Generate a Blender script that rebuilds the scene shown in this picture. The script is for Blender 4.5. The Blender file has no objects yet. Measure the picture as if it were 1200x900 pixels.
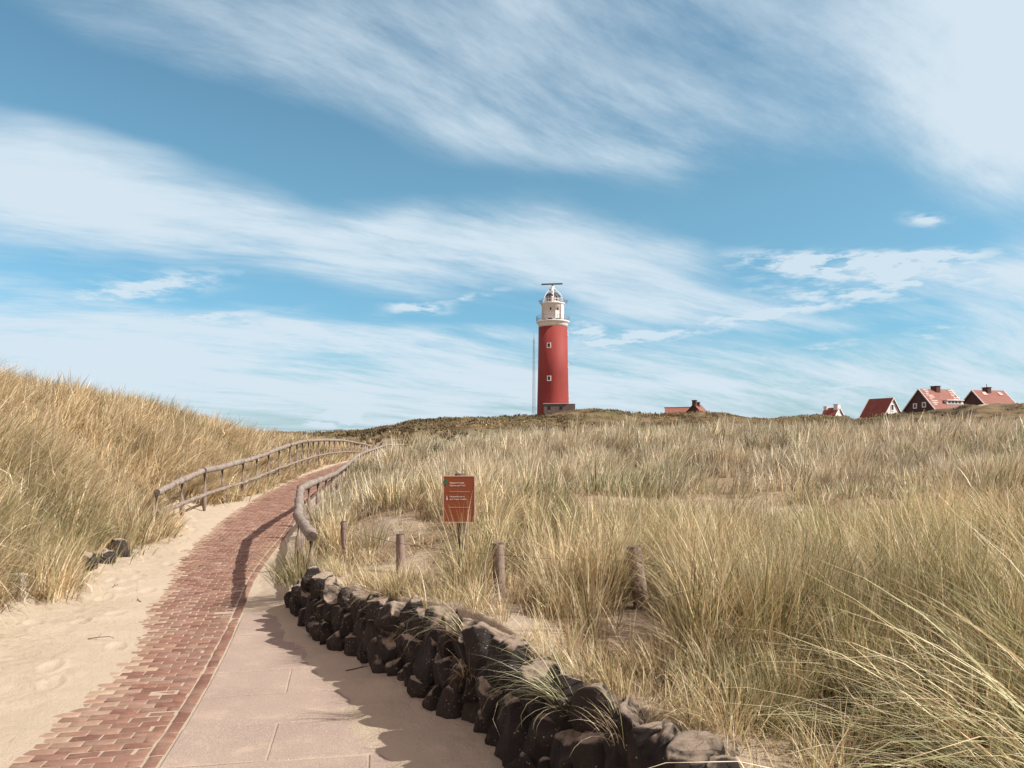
import bpy, bmesh, math, random
import numpy as np
from mathutils import Vector, Matrix

random.seed(7)
rng = np.random.default_rng(11)
R = math.radians
sc = bpy.context.scene
COL = sc.collection
F, HU, HV, EYE = 901.0, 600.0, 520.0, 1.8      # focal length in photo pixels, horizon point, eye height


def P(u, v, Y):
    """Point of the place seen at photo position (u, v) at distance Y ahead of the viewpoint."""
    return Vector(((u - HU) / F * Y, Y, EYE + (HV - v) / F * Y))


# ------------------------------------------------------------------ materials
def nodes_of(name):
    m = bpy.data.materials.new(name)
    m.use_nodes = True
    nt = m.node_tree
    return m, nt, nt.nodes, nt.links, nt.nodes['Principled BSDF']


def mk(name, c1, c2=None, scale=6.0, rough=0.7, bump=0.0, bscale=40.0, stretch=(1, 1, 1), spec=0.3, metal=0.0, detail=6.0):
    m, nt, N, L, b = nodes_of(name)
    b.inputs['Roughness'].default_value = rough
    b.inputs['Metallic'].default_value = metal
    b.inputs['Specular IOR Level'].default_value = spec
    tc = N.new('ShaderNodeTexCoord')
    mp = N.new('ShaderNodeMapping')
    mp.inputs['Scale'].default_value = stretch
    L.new(tc.outputs['Object'], mp.inputs['Vector'])
    if c2 is None:
        c2 = tuple(x * 0.75 for x in c1)
    nz = N.new('ShaderNodeTexNoise')
    nz.inputs['Scale'].default_value = scale
    nz.inputs['Detail'].default_value = detail
    nz.inputs['Roughness'].default_value = 0.65
    L.new(mp.outputs[0], nz.inputs['Vector'])
    rp = N.new('ShaderNodeValToRGB')
    rp.color_ramp.elements[0].position = 0.35
    rp.color_ramp.elements[1].position = 0.65
    rp.color_ramp.elements[0].color = (*c2, 1)
    rp.color_ramp.elements[1].color = (*c1, 1)
    L.new(nz.outputs['Fac'], rp.inputs['Fac'])
    L.new(rp.outputs['Color'], b.inputs['Base Color'])
    if bump:
        n2 = N.new('ShaderNodeTexNoise')
        n2.inputs['Scale'].default_value = bscale
        n2.inputs['Detail'].default_value = 5
        L.new(mp.outputs[0], n2.inputs['Vector'])
        bp = N.new('ShaderNodeBump')
        bp.inputs['Strength'].default_value = 1.0
        bp.inputs['Distance'].default_value = bump
        L.new(n2.outputs['Fac'], bp.inputs['Height'])
        L.new(bp.outputs['Normal'], b.inputs['Normal'])
    return m


def mix_rgb(N, L, fac, a, b):
    x = N.new('ShaderNodeMix')
    x.data_type = 'RGBA'
    for sock, val in ((x.inputs[0], fac), (x.inputs[6], a), (x.inputs[7], b)):
        if hasattr(val, 'links'):
            L.new(val, sock)
        elif isinstance(val, tuple):
            sock.default_value = (*val, 1)
        else:
            sock.default_value = val
    return x.outputs[2]


def noise(N, L, vec, scale, detail=4, rough=0.6):
    n = N.new('ShaderNodeTexNoise')
    n.inputs['Scale'].default_value = scale
    n.inputs['Detail'].default_value = detail
    n.inputs['Roughness'].default_value = rough
    L.new(vec, n.inputs['Vector'])
    return n.outputs['Fac']


def ramp(N, L, fac, p0, p1, c0=(0, 0, 0), c1=(1, 1, 1)):
    r = N.new('ShaderNodeValToRGB')
    r.color_ramp.elements[0].position, r.color_ramp.elements[1].position = p0, p1
    r.color_ramp.elements[0].color, r.color_ramp.elements[1].color = (*c0, 1), (*c1, 1)
    L.new(fac, r.inputs['Fac'])
    return r.outputs['Color']


def mat_ground():
    m, nt, N, L, b = nodes_of('dune_ground')
    b.inputs['Roughness'].default_value = 0.95
    b.inputs['Specular IOR Level'].default_value = 0.1
    tc = N.new('ShaderNodeTexCoord').outputs['Object']
    a1 = N.new('ShaderNodeAttribute'); a1.attribute_name = 'litter'
    a2 = N.new('ShaderNodeAttribute'); a2.attribute_name = 'heath'
    sand = mix_rgb(N, L, ramp(N, L, noise(N, L, tc, 0.9, 6), 0.3, 0.7), (0.42, 0.335, 0.245), (0.465, 0.378, 0.282))
    sand = mix_rgb(N, L, ramp(N, L, noise(N, L, tc, 190, 3), 0.62, 0.76), sand, (0.30, 0.22, 0.15))
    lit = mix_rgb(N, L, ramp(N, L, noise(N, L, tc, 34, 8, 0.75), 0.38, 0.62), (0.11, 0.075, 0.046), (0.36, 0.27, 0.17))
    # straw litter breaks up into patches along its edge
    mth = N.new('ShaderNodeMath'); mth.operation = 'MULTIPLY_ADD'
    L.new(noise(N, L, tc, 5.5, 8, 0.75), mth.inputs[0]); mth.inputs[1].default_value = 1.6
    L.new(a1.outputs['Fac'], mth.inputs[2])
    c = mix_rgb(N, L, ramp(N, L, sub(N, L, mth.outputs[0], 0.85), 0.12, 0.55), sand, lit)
    h1 = mix_rgb(N, L, ramp(N, L, noise(N, L, tc, 0.22, 8, 0.7), 0.40, 0.60), (0.06, 0.044, 0.024), (0.19, 0.135, 0.072))
    h1 = mix_rgb(N, L, ramp(N, L, noise(N, L, tc, 0.06, 6, 0.65), 0.52, 0.62), h1, (0.10, 0.095, 0.04))
    c = mix_rgb(N, L, a2.outputs['Fac'], c, h1)
    L.new(c, b.inputs['Base Color'])
    bp = N.new('ShaderNodeBump'); bp.inputs['Distance'].default_value = 0.017
    bp.inputs['Strength'].default_value = 0.8
    ad = N.new('ShaderNodeMath'); ad.operation = 'ADD'
    L.new(noise(N, L, tc, 14, 8, 0.7), ad.inputs[0]); L.new(noise(N, L, tc, 55, 5, 0.7), ad.inputs[1])
    L.new(ad.outputs[0], bp.inputs['Height'])
    L.new(bp.outputs['Normal'], b.inputs['Normal'])
    return m


def sub(N, L, sock, val):
    x = N.new('ShaderNodeMath'); x.operation = 'SUBTRACT'
    L.new(sock, x.inputs[0]); x.inputs[1].default_value = val
    return x.outputs[0]


def mat_attr(name, rough=0.8, trans=0.0, spec=0.25, bump=0.0, bscale=60.0, mottle=0.0, mscale=25.0, dust=None):
    """Material whose own colour is stored per face or blade in the attribute 'tint'."""
    m, nt, N, L, b = nodes_of(name)
    b.inputs['Roughness'].default_value = rough
    b.inputs['Specular IOR Level'].default_value = spec
    at = N.new('ShaderNodeAttribute'); at.attribute_name = 'tint'
    col = at.outputs['Color']
    tc = N.new('ShaderNodeTexCoord').outputs['Object']
    if mottle:
        hs = N.new('ShaderNodeHueSaturation')
        mr = N.new('ShaderNodeMapRange')
        L.new(noise(N, L, tc, mscale, 6, 0.7), mr.inputs['Value'])
        mr.inputs['From Min'].default_value = 0.3; mr.inputs['From Max'].default_value = 0.7
        mr.inputs['To Min'].default_value = 1 - mottle; mr.inputs['To Max'].default_value = 1 + mottle
        L.new(mr.outputs[0], hs.inputs['Value']); L.new(col, hs.inputs['Color'])
        col = hs.outputs['Color']
    if dust:
        col = mix_rgb(N, L, ramp(N, L, noise(N, L, tc, dust[1], 8, 0.72), dust[2], dust[3]), col, dust[0])
    L.new(col, b.inputs['Base Color'])
    if bump:
        bp = N.new('ShaderNodeBump'); bp.inputs['Distance'].default_value = bump
        L.new(noise(N, L, tc, bscale, 6, 0.7), bp.inputs['Height'])
        L.new(bp.outputs['Normal'], b.inputs['Normal'])
    if trans:
        tr = N.new('ShaderNodeBsdfTranslucent')
        L.new(col, tr.inputs['Color'])
        mx = N.new('ShaderNodeMixShader'); mx.inputs[0].default_value = trans
        L.new(b.outputs[0], mx.inputs[1]); L.new(tr.outputs[0], mx.inputs[2])
        L.new(mx.outputs[0], N['Material Output'].inputs['Surface'])
    return m


def mat_rock():
    m, nt, N, L, b = nodes_of('basalt')
    b.inputs['Roughness'].default_value = 0.85
    b.inputs['Specular IOR Level'].default_value = 0.25
    tc = N.new('ShaderNodeTexCoord').outputs['Object']
    oi = N.new('ShaderNodeObjectInfo')
    base = mix_rgb(N, L, ramp(N, L, noise(N, L, tc, 9, 8, 0.7), 0.35, 0.65), (0.016, 0.0135, 0.013), (0.052, 0.043, 0.039))
    base = mix_rgb(N, L, ramp(N, L, oi.outputs['Random'], 0.3, 1.0), base, (0.052, 0.040, 0.034))
    # lichen flecks and rusty moss patches
    vo = N.new('ShaderNodeTexVoronoi'); vo.inputs['Scale'].default_value = 34
    L.new(tc, vo.inputs['Vector'])
    fl = ramp(N, L, vo.outputs['Distance'], 0.10, 0.16, (1, 1, 1), (0, 0, 0))
    gate = ramp(N, L, noise(N, L, tc, 9, 3), 0.46, 0.56)
    mm = N.new('ShaderNodeMath'); mm.operation = 'MULTIPLY'
    L.new(fl, mm.inputs[0]); L.new(gate, mm.inputs[1])
    base = mix_rgb(N, L, mm.outputs[0], base, (0.42, 0.38, 0.33))
    ms = ramp(N, L, noise(N, L, tc, 4.5, 7, 0.7), 0.60, 0.70)
    base = mix_rgb(N, L, ms, base, (0.10, 0.062, 0.025))
    # wind-blown sand caught on whatever faces up
    ge = N.new('ShaderNodeNewGeometry')
    sx = N.new('ShaderNodeSeparateXYZ'); L.new(ge.outputs['Normal'], sx.inputs[0])
    mu = N.new('ShaderNodeMath'); mu.operation = 'MULTIPLY_ADD'
    L.new(noise(N, L, tc, 10, 6, 0.7), mu.inputs[0]); mu.inputs[1].default_value = 0.9
    L.new(sx.outputs['Z'], mu.inputs[2])
    base = mix_rgb(N, L, ramp(N, L, sub(N, L, mu.outputs[0], 0.5), 0.52, 0.8), base, (0.40, 0.31, 0.23))
    L.new(base, b.inputs['Base Color'])
    bp = N.new('ShaderNodeBump'); bp.inputs['Distance'].default_value = 0.03
    L.new(noise(N, L, tc, 30, 9, 0.8), bp.inputs['Height'])
    L.new(bp.outputs['Normal'], b.inputs['Normal'])
    return m


def mat_slab():
    m, nt, N, L, b = nodes_of('concrete_slab')
    b.inputs['Roughness'].default_value = 0.9
    b.inputs['Specular IOR Level'].default_value = 0.2
    tc = N.new('ShaderNodeTexCoord').outputs['Object']
    c = mix_rgb(N, L, ramp(N, L, noise(N, L, tc, 1.7, 6, 0.65), 0.35, 0.65), (0.285, 0.212, 0.168), (0.345, 0.262, 0.208))
    c = mix_rgb(N, L, ramp(N, L, noise(N, L, tc, 150, 4, 0.6), 0.55, 0.64), c, (0.50, 0.40, 0.33))
    c = mix_rgb(N, L, ramp(N, L, noise(N, L, tc, 118, 4, 0.6), 0.58, 0.68), c, (0.16, 0.115, 0.09))
    c = mix_rgb(N, L, ramp(N, L, noise(N, L, tc, 3.4, 9, 0.75), 0.54, 0.74), c, (0.43, 0.325, 0.235))
    L.new(c, b.inputs['Base Color'])
    bp = N.new('ShaderNodeBump'); bp.inputs['Distance'].default_value = 0.003
    L.new(noise(N, L, tc, 130, 4, 0.6), bp.inputs['Height'])
    L.new(bp.outputs['Normal'], b.inputs['Normal'])
    return m


def mat_log():
    m, nt, N, L, b = nodes_of('weathered_log')
    b.inputs['Roughness'].default_value = 0.85
    b.inputs['Specular IOR Level'].default_value = 0.2
    tc = N.new('ShaderNodeTexCoord').outputs['Object']
    c = mix_rgb(N, L, ramp(N, L, noise(N, L, tc, 7, 8, 0.7), 0.35, 0.65), (0.155, 0.12, 0.098), (0.31, 0.25, 0.205))
    c = mix_rgb(N, L, ramp(N, L, noise(N, L, tc, 26, 6, 0.75), 0.56, 0.66), c, (0.42, 0.365, 0.32))
    c = mix_rgb(N, L, ramp(N, L, noise(N, L, tc, 17, 6, 0.75), 0.60, 0.70), c, (0.09, 0.065, 0.05))
    L.new(c, b.inputs['Base Color'])
    bp = N.new('ShaderNodeBump'); bp.inputs['Distance'].default_value = 0.012
    L.new(noise(N, L, tc, 45, 6, 0.7), bp.inputs['Height'])
    L.new(bp.outputs['Normal'], b.inputs['Normal'])
    return m


def mat_tiles(name, c1, c2, cr=0.3):
    """Roof tiles laid in courses; v runs down the slope (UV in metres)."""
    m, nt, N, L, b = nodes_of(name)
    b.inputs['Roughness'].default_value = 0.75
    uv = N.new('ShaderNodeTexCoord').outputs['UV']
    br = N.new('ShaderNodeTexBrick')
    L.new(uv, br.inputs['Vector'])
    br.inputs['Scale'].default_value = 1.0
    br.inputs['Brick Width'].default_value = 0.28; br.inputs['Row Height'].default_value = 0.36
    br.inputs['Mortar Size'].default_value = 0.03; br.offset = 0.0
    br.inputs['Color1'].default_value = (*c1, 1); br.inputs['Color2'].default_value = (*c2, 1)
    br.inputs['Mortar'].default_value = (*(x * cr for x in c2), 1)
    tc = N.new('ShaderNodeTexCoord').outputs['Object']
    c = mix_rgb(N, L, ramp(N, L, noise(N, L, tc, 0.9, 6, 0.7), 0.5, 0.75), br.outputs['Color'], tuple(0.6 * x + 0.06 for x in c2))
    L.new(c, b.inputs['Base Color'])
    return m


M = {
    'ground': mat_ground(),
    'grass': mat_attr('marram_blades', rough=0.5, trans=0.27, spec=0.35),
    'heath': mat_attr('heath_twigs', rough=0.8, trans=0.2),
    'brick': mat_attr('clay_pavers', rough=0.85, bump=0.004, bscale=70, mottle=0.15, mscale=18, dust=((0.40, 0.30, 0.215), 3.1, 0.50, 0.95)),
    'slab': mat_slab(),
    'rock': mat_rock(),
    'log': mat_log(),
    'post': mk('grey_brown_post', (0.34, 0.25, 0.20), (0.13, 0.09, 0.07), 9, 0.85, 0.008, 60, (3, 3, 0.35)),
    'shadedpost': mk('shaded_sign_post', (0.13, 0.085, 0.07), (0.075, 0.05, 0.042), 9, 0.85, 0.006, 60, (3, 3, 0.35)),  # sign post wood, its shade put into the darker colour
    'end_grain': mk('end_grain', (0.16, 0.115, 0.09), (0.05, 0.036, 0.03), 14, 0.9, 0.004, 60),
    'red': mk('red_render', (0.265, 0.040, 0.032), (0.205, 0.031, 0.026), 0.75, 0.7, 0.02, 3, (1, 1, 0.16)),
    'white': mk('white_paint', (0.80, 0.76, 0.73), (0.70, 0.66, 0.63), 1.2, 0.6),
    'cream': mk('cream_paint', (0.66, 0.60, 0.57), (0.58, 0.52, 0.49), 1.2, 0.6),
    'steel': mk('grey_steel', (0.30, 0.31, 0.33), (0.22, 0.23, 0.25), 3, 0.5, metal=0.3),
    'palesteel': mk('galvanised_steel', (0.52, 0.54, 0.56), (0.42, 0.44, 0.46), 3, 0.5),
    'darksteel': mk('dark_steel', (0.06, 0.065, 0.075), (0.04, 0.045, 0.05), 3, 0.5, metal=0.2),
    'dark_opening': mk('dark_opening', (0.02, 0.02, 0.022), None, 3, 0.6),
    'stone': mk('sooty_stone', (0.17, 0.13, 0.115), (0.10, 0.075, 0.068), 2.5, 0.9),
    'concrete_roof': mk('pale_coping', (0.45, 0.39, 0.35), (0.36, 0.31, 0.28), 2.5, 0.9),
    'darkbrick': mk('dark_brown_wall', (0.095, 0.052, 0.045), (0.07, 0.04, 0.035), 2.0, 0.85),
    'whitewall': mk('white_wash', (0.66, 0.64, 0.63), (0.58, 0.56, 0.55), 1.5, 0.8),
    'tile_orange': mat_tiles('orange_tiles', (0.30, 0.088, 0.048), (0.24, 0.068, 0.038)),
    'tile_red': mat_tiles('dark_red_tiles', (0.27, 0.05, 0.027), (0.215, 0.041, 0.023)),
    'glint_skylight': mk('glint_skylight', (0.62, 0.50, 0.46), (0.38, 0.20, 0.16), 1.6, 0.8),  # painted sun glints on the roof; the skylights share it
    'chimney': mk('chimney_brick', (0.12, 0.06, 0.05), (0.07, 0.04, 0.035), 3, 0.9),
    'sign': mk('rust_red_panel', (0.235, 0.055, 0.016), (0.21, 0.049, 0.014), 5, 0.45, spec=0.4),
    'litedge': mk('sunlit_sign_edge', (0.55, 0.36, 0.29), None, 5, 0.5),  # panel edges, their sunlit look put into the pale colour
    'lettering': mk('pale_lettering', (0.72, 0.60, 0.54), None, 5, 0.5),
    'green': mk('green_roundel', (0.05, 0.13, 0.06), None, 5, 0.5),
    'wire': mk('rusty_wire', (0.05, 0.04, 0.035), None, 5, 0.6),
    'marker': mk('white_marker_paint', (0.55, 0.50, 0.43), (0.36, 0.30, 0.23), 14, 0.7),
    'twig': mk('dry_twig', (0.14, 0.09, 0.06), None, 8, 0.9),
}
_g = bpy.data.materials.new('window_glass'); _g.use_nodes = True
_b = _g.node_tree.nodes['Principled BSDF']
_b.inputs['Base Color'].default_value = (0.05, 0.06, 0.07, 1); _b.inputs['Roughness'].default_value = 0.08
_nz = _g.node_tree.nodes.new('ShaderNodeTexNoise'); _nz.inputs['Scale'].default_value = 2
_bp = _g.node_tree.nodes.new('ShaderNodeBump'); _bp.inputs['Distance'].default_value = 0.02
_g.node_tree.links.new(_nz.outputs['Fac'], _bp.inputs['Height']); _g.node_tree.links.new(_bp.outputs['Normal'], _b.inputs['Normal'])
M['glass'] = _g


# ------------------------------------------------------------------ objects
def thing(name, label, cat, loc=(0, 0, 0), rz=0.0, group=None):
    o = bpy.data.objects.new(name, None)
    o.empty_display_size = 0.2
    COL.objects.link(o)
    o.location = loc
    o.rotation_euler = (0, 0, rz)
    return tag(o, label, cat, group)


def tag(o, label, cat=None, group=None, kind=None):
    if label: o['label'] = label
    if cat: o['category'] = cat
    if group: o['group'] = group
    if kind: o['kind'] = kind
    return o


def put(o, parent=None):
    COL.objects.link(o)
    if parent is not None:
        o.parent = parent
    return o


def copy_part(src, parent, loc=None, rot=None, scale=None):
    c = src.copy()
    COL.objects.link(c)
    c.parent = parent
    if loc is not None: c.location = loc
    if rot is not None: c.rotation_euler = rot
    if scale is not None: c.scale = scale
    return c


class MB:
    """Collects polygons and links them as ONE mesh object."""
    def __init__(self):
        self.v, self.f, self.uv = [], [], {}

    def add(self, vs, fs):
        o = len(self.v)
        self.v += [tuple(x) for x in vs]
        self.f += [tuple(i + o for i in f) for f in fs]
        return self

    def box(self, c, s, rz=0.0):
        cx, cy, cz = c
        x, y, z = s[0] / 2, s[1] / 2, s[2] / 2
        ca, sa = math.cos(rz), math.sin(rz)
        vs = []
        for dz in (-z, z):
            for dx, dy in ((-x, -y), (x, -y), (x, y), (-x, y)):
                vs.append((cx + dx * ca - dy * sa, cy + dx * sa + dy * ca, cz + dz))
        return self.add(vs, [(3, 2, 1, 0), (4, 5, 6, 7), (0, 1, 5, 4), (1, 2, 6, 5), (2, 3, 7, 6), (3, 0, 4, 7)])

    def lathe(self, prof, n=48, c=(0, 0, 0), cap=True):
        vs, fs = [], []
        for r, z in prof:
            for k in range(n):
                a = 2 * math.pi * k / n
                vs.append((c[0] + r * math.cos(a), c[1] + r * math.sin(a), c[2] + z))
        for i in range(len(prof) - 1):
            for k in range(n):
                k2 = (k + 1) % n
                fs.append((i * n + k, i * n + k2, (i + 1) * n + k2, (i + 1) * n + k))
        if cap:
            fs.append(tuple(range(n - 1, -1, -1)))
            fs.append(tuple((len(prof) - 1) * n + k for k in range(n)))
        return self.add(vs, fs)

    def tube(self, pts, rad, n=8, cap=True, wob=0.0):
        pts = [Vector(p) for p in pts]
        rads = rad if isinstance(rad, (list, tuple)) else [rad] * len(pts)
        vs, fs = [], []
        for i, p in enumerate(pts):
            t = (pts[min(i + 1, len(pts) - 1)] - pts[max(i - 1, 0)]).normalized()
            s = t.cross(Vector((0, 0, 1)))
            if s.length < 1e-3: s = Vector((1, 0, 0))
            s.normalize()
            w = s.cross(t).normalized()
            for k in range(n):
                a = 2 * math.pi * k / n
                r = rads[i] * (1 + (random.uniform(-wob, wob) if wob else 0))
                vs.append(p + s * math.cos(a) * r + w * math.sin(a) * r)
        for i in range(len(pts) - 1):
            for k in range(n):
                k2 = (k + 1) % n
                fs.append((i * n + k, i * n + k2, (i + 1) * n + k2, (i + 1) * n + k))
        if cap:
            fs.append(tuple(range(n - 1, -1, -1)))
            fs.append(tuple((len(pts) - 1) * n + k for k in range(n)))
        return self.add(vs, fs)

    def build(self, name, mat, parent=None, smooth=False, uvf=None, bevel=0.0):
        me = bpy.data.meshes.new(name)
        me.from_pydata(self.v, [], self.f)
        me.materials.append(mat)
        if smooth:
            me.polygons.foreach_set('use_smooth', [len(p.vertices) < 5 for p in me.polygons])
        if uvf:
            lay = me.uv_layers.new(name='UVMap')
            for l in me.loops:
                lay.data[l.index].uv = uvf(me.vertices[l.vertex_index].co)
        me.update()
        o = bpy.data.objects.new(name, me)
        put(o, parent)
        if bevel:
            b = o.modifiers.new('b', 'BEVEL'); b.width = bevel; b.segments = 2; b.limit_method = 'ANGLE'
        return o


# ------------------------------------------------------------------ terrain heights
_lat = rng.random((256, 256))


def vnoise(x, y):
    xi, yi = np.floor(x).astype(int), np.floor(y).astype(int)
    fx, fy = x - xi, y - yi
    fx, fy = fx * fx * (3 - 2 * fx), fy * fy * (3 - 2 * fy)
    a = _lat[xi & 255, yi & 255]; b = _lat[(xi + 1) & 255, yi & 255]
    c = _lat[xi & 255, (yi + 1) & 255]; d = _lat[(xi + 1) & 255, (yi + 1) & 255]
    return (a * (1 - fx) + b * fx) * (1 - fy) + (c * (1 - fx) + d * fx) * fy - 0.5


def fbm(x, y, oct=4, g=0.5):
    s, a = 0.0, 1.0
    for i in range(oct):
        s = s + a * vnoise(x * 2 ** i + 17.3 * i, y * 2 ** i + 9.1 * i)
        a *= g
    return s


def sstep(a, b, x):
    t = np.clip((x - a) / (b - a), 0, 1)
    return t * t * (3 - 2 * t)


YP = [-20, 4.3, 6.5, 8.1, 9.4, 11.6, 13.8, 17, 21, 25.5, 32, 42, 55, 65, 80]
ZP = [0, 0, 0, 0, .03, .06, .11, .20, .29, .39, .52, .73, .78, .4, .2]
YR = [-20, 0, 2.5, 4.27, 4.91, 5.79, 7.05, 8.3, 10, 12, 13.8, 17, 21, 25.5, 32, 42, 55, 65, 80]
XR = [-1.3, -1.45, -1.68, -1.97, -2.1, -2.28, -2.58, -2.9, -3.35, -3.76, -4.07, -4.72, -5.55, -6.28, -7.17, -8.16, -9.0, -9.7, -11]
YL = [-20, 2, 4.27, 5.23, 6.49, 7.2, 8.1, 9.4, 11.6, 13.8, 17, 21, 25.5, 32, 42, 55, 65, 80]
XL = [-2.3, -2.5, -2.77, -2.9, -3.10, -3.45, -3.78, -4.17, -4.96, -5.51, -6.2, -7.0, -7.64, -8.5, -9.3, -10.1, -10.8, -12]
YS = [-20, 2, 4.27, 4.9, 5.79, 6.76, 8.3, 8.6]
XS = [0.05, -.2, -.70, -1.0, -1.42, -1.95, -2.64, -2.95]
YB = [-20, 0, 2, 2.8, 3.4, 4.0, 4.6, 5.2, 5.9, 6.8, 8.05, 8.7, 10.2, 13.2, 17.5, 21, 25, 31, 36, 42, 50, 60, 70, 90]
XB = [.9, .8, .75, .6, .35, -.04, -.23, -.61, -1.05, -1.7, -2.32, -2.6, -3.05, -3.78, -4.6, -5.25, -5.75, -6.65, -7.35, -7.95, -8.5, -8.9, -9.2, -9.6]
CRU = [400, 420, 440, 460, 480, 500, 520, 540, 560, 580, 600, 620, 640, 660, 680, 700, 720, 740, 760, 780, 800, 820, 840, 860, 880, 900, 920, 940, 960, 980, 1000, 1020, 1040, 1060, 1080, 1100, 1120, 1140, 1160, 1180, 1200]
CRD = [0.2, 0.4, 0.9, 1.3, -2.8, -2.3, -0.3, 0.6, 1.3, 3.1, 5.7, 6.0, 8.8, 8.4, 6.6, 5.1, 4.3, 5.5, 4.2, 3.9, 3.7, 1.9, 1.6, 4.1, 5.9, 5.4, 1.7, 0.5, 1.1, 3.4, 7.0, 4.8, 3.1, 1.4, 1.7, 1.2, 3.4, 0.5, 0.4, 1.2, 0.5]
fz = lambda Y: np.interp(Y, YP, ZP)
fR = lambda Y: np.interp(Y, YR, XR)
fL = lambda Y: np.interp(Y, YL, XL)
fS = lambda Y: np.interp(Y, YS, XS)
fB = lambda Y: np.interp(Y, YB, XB)

LRAIL = [(184, 577, 14.3), (212.5, 563, 16), (239, 552, 17.6), (261, 547, 19.3), (284.5, 541, 21.3), (300.5, 536, 23.2),
         (315, 531, 25.2), (327, 526, 27.3), (340, 521.5, 29.4), (348.7, 519, 31.5), (359, 517, 34), (367, 516.2, 36.3), (382, 515.5, 40.5),
         (400, 516, 46), (413, 518, 51), (427, 520.5, 57), (433, 523, 62)]
RRAIL = [(366, 629, 8.25), (349, 605, 10.2), (352, 573, 13.2), (362, 567.5, 15.2), (377, 562, 17.5), (394.7, 554, 21), (406.7, 545, 25), (417, 535.5, 31),
         (427, 530, 36), (440, 526, 42), (453, 521.5, 50), (473, 520.7, 60)]

FAR = [(430, 506, 160), (465, 499, 160), (500, 492, 160), (560, 490, 165), (610, 489, 195), (620, 492, 198), (650, 493, 200), (690, 472, 195), (715, 477, 195), (745, 490, 198), (782, 493, 195),
       (828, 472, 190), (895, 503, 190), (925, 489, 188), (960, 487, 185), (1000, 494, 150), (1060, 482, 130), (1100, 478.5, 128), (1145, 472, 126), (1200, 469, 126),
       (1400, 475, 130), (1800, 480, 150), (390, 505.5, 175), (345, 507.5, 180), (250, 509, 180), (100, 512, 180), (-200, 512, 180),
       (500, 506, 85), (600, 507, 85), (700, 507, 85), (850, 507, 85), (1000, 507, 80), (1150, 506, 75), (1400, 506, 75), (430, 515, 85), (380, 517, 85),
       (250, 517, 85), (0, 517, 85), (740, 498, 172), (705, 482, 172), (782, 496, 172), (560, 496, 125), (660, 494, 130), (760, 496, 130), (880, 498, 130), (470, 503, 120)]
FARX = [(-200, 300, 3), (0, 330, 4), (100, 330, 4), (250, 330, 5), (500, 300, 2), (-500, 300, 0), (0, 700, -3), (500, 900, -4), (-500, 900, -4), (900, 200, -2),
        (-300, 100, 1), (300, 60, 3), (0, 2500, -4), (1500, 1500, -4), (-1500, 1500, -4), (2500, 0, -4), (-2500, 0, -4)]


def ctl(lst):
    return [tuple(P(*q)) for q in lst]


far = ctl(FAR) + FARX
CA = ctl([(0, 725, 7.25), (60, 690, 8.6), (110, 660, 10.3), (150, 630, 12.7), (190, 606, 16.0)]) + \
     [(P(*q).x, P(*q).y, P(*q).z - 0.8) for q in LRAIL[1:]] + \
     [(-4.5, 5.5, .14), (-4.2, 3, .12), (-4, 0, .1), (-4, -5, .1), (-8.5, 7, 2.1), (-8.2, 4, 2.2), (-8, 0, 2.2), (-9.2, 10.5, 2.35), (-9.7, 14, 2.58),
      (-10.6, 19, 2.62), (-11.4, 25, 2.52), (-12.2, 32, 2.22), (-13, 40, 1.95), (-14, 50, 1.75), (-15, 62, 1.5), (-16, 10, 1.6), (-18, 20, 1.6),
      (-22, 40, 1.0), (-14, 4, 1.8), (-30, 20, 1), (-6.2, 7.5, .95), (-7.0, 10.5, 1.05), (-7.7, 13.5, 1.15), (-8.6, 18, 1.25), (-9.2, 23, 1.45)]
for Y in (-20, -5, 1, 3, 5, 7, 9, 12, 15, 19, 24, 30, 38, 48, 58, 66):
    CA += [(float(fR(Y)) - .7, Y, float(fz(Y))), (float(fR(Y)) + 1.2, Y, float(fz(Y)))]
CA += far
CB = ctl([(380, 668, 8.2), (430, 690, 7), (490, 702, 5.9), (560, 722, 5.0), (640, 765, 4.35), (720, 818, 3.65), (800, 850, 3.2), (900, 890, 3.0),
          (752, 712, 5.4), (584, 692, 6.6), (470, 672, 8), (403, 655, 10.5), (450, 625, 11), (640, 612, 12), (560, 640, 9), (700, 640, 9), (900, 600, 12),
          (1100, 592, 12), (850, 660, 7.5), (1050, 680, 6.5), (1180, 640, 8), (1190, 720, 5.5), (450, 590, 13.5), (560, 570, 17), (700, 570, 18), (900, 565, 18),
          (1100, 565, 17), (1200, 560, 16), (600, 522, 29), (700, 516, 30), (800, 515, 30), (900, 516, 30), (1000, 515.5, 30), (1100, 515.5, 29), (1200, 513, 28),
          (1350, 507, 26), (500, 533, 28), (460, 541, 28)]) + \
     [(P(*q).x + .3, P(*q).y, P(*q).z - 0.82) for q in RRAIL[1:]] + \
     [(1.1, 2.6, .58), (2, 2.6, .62), (4, 3, .7), (6, 4, .85), (2, 1, .55), (1.2, 0, .5), (5, 0, .8), (10, 6, 1.1), (14, 10, 1.5), (20, 15, 2.0), (1.2, -5, .4), (8, -5, .8),
      (20, 0, 1.5), (0, 45, 1.2), (10, 45, 1.3), (25, 45, 1.6), (40, 40, 2), (-5, 45, 1.0), (0, 60, 1.4), (20, 60, 1.8)] + far


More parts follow.
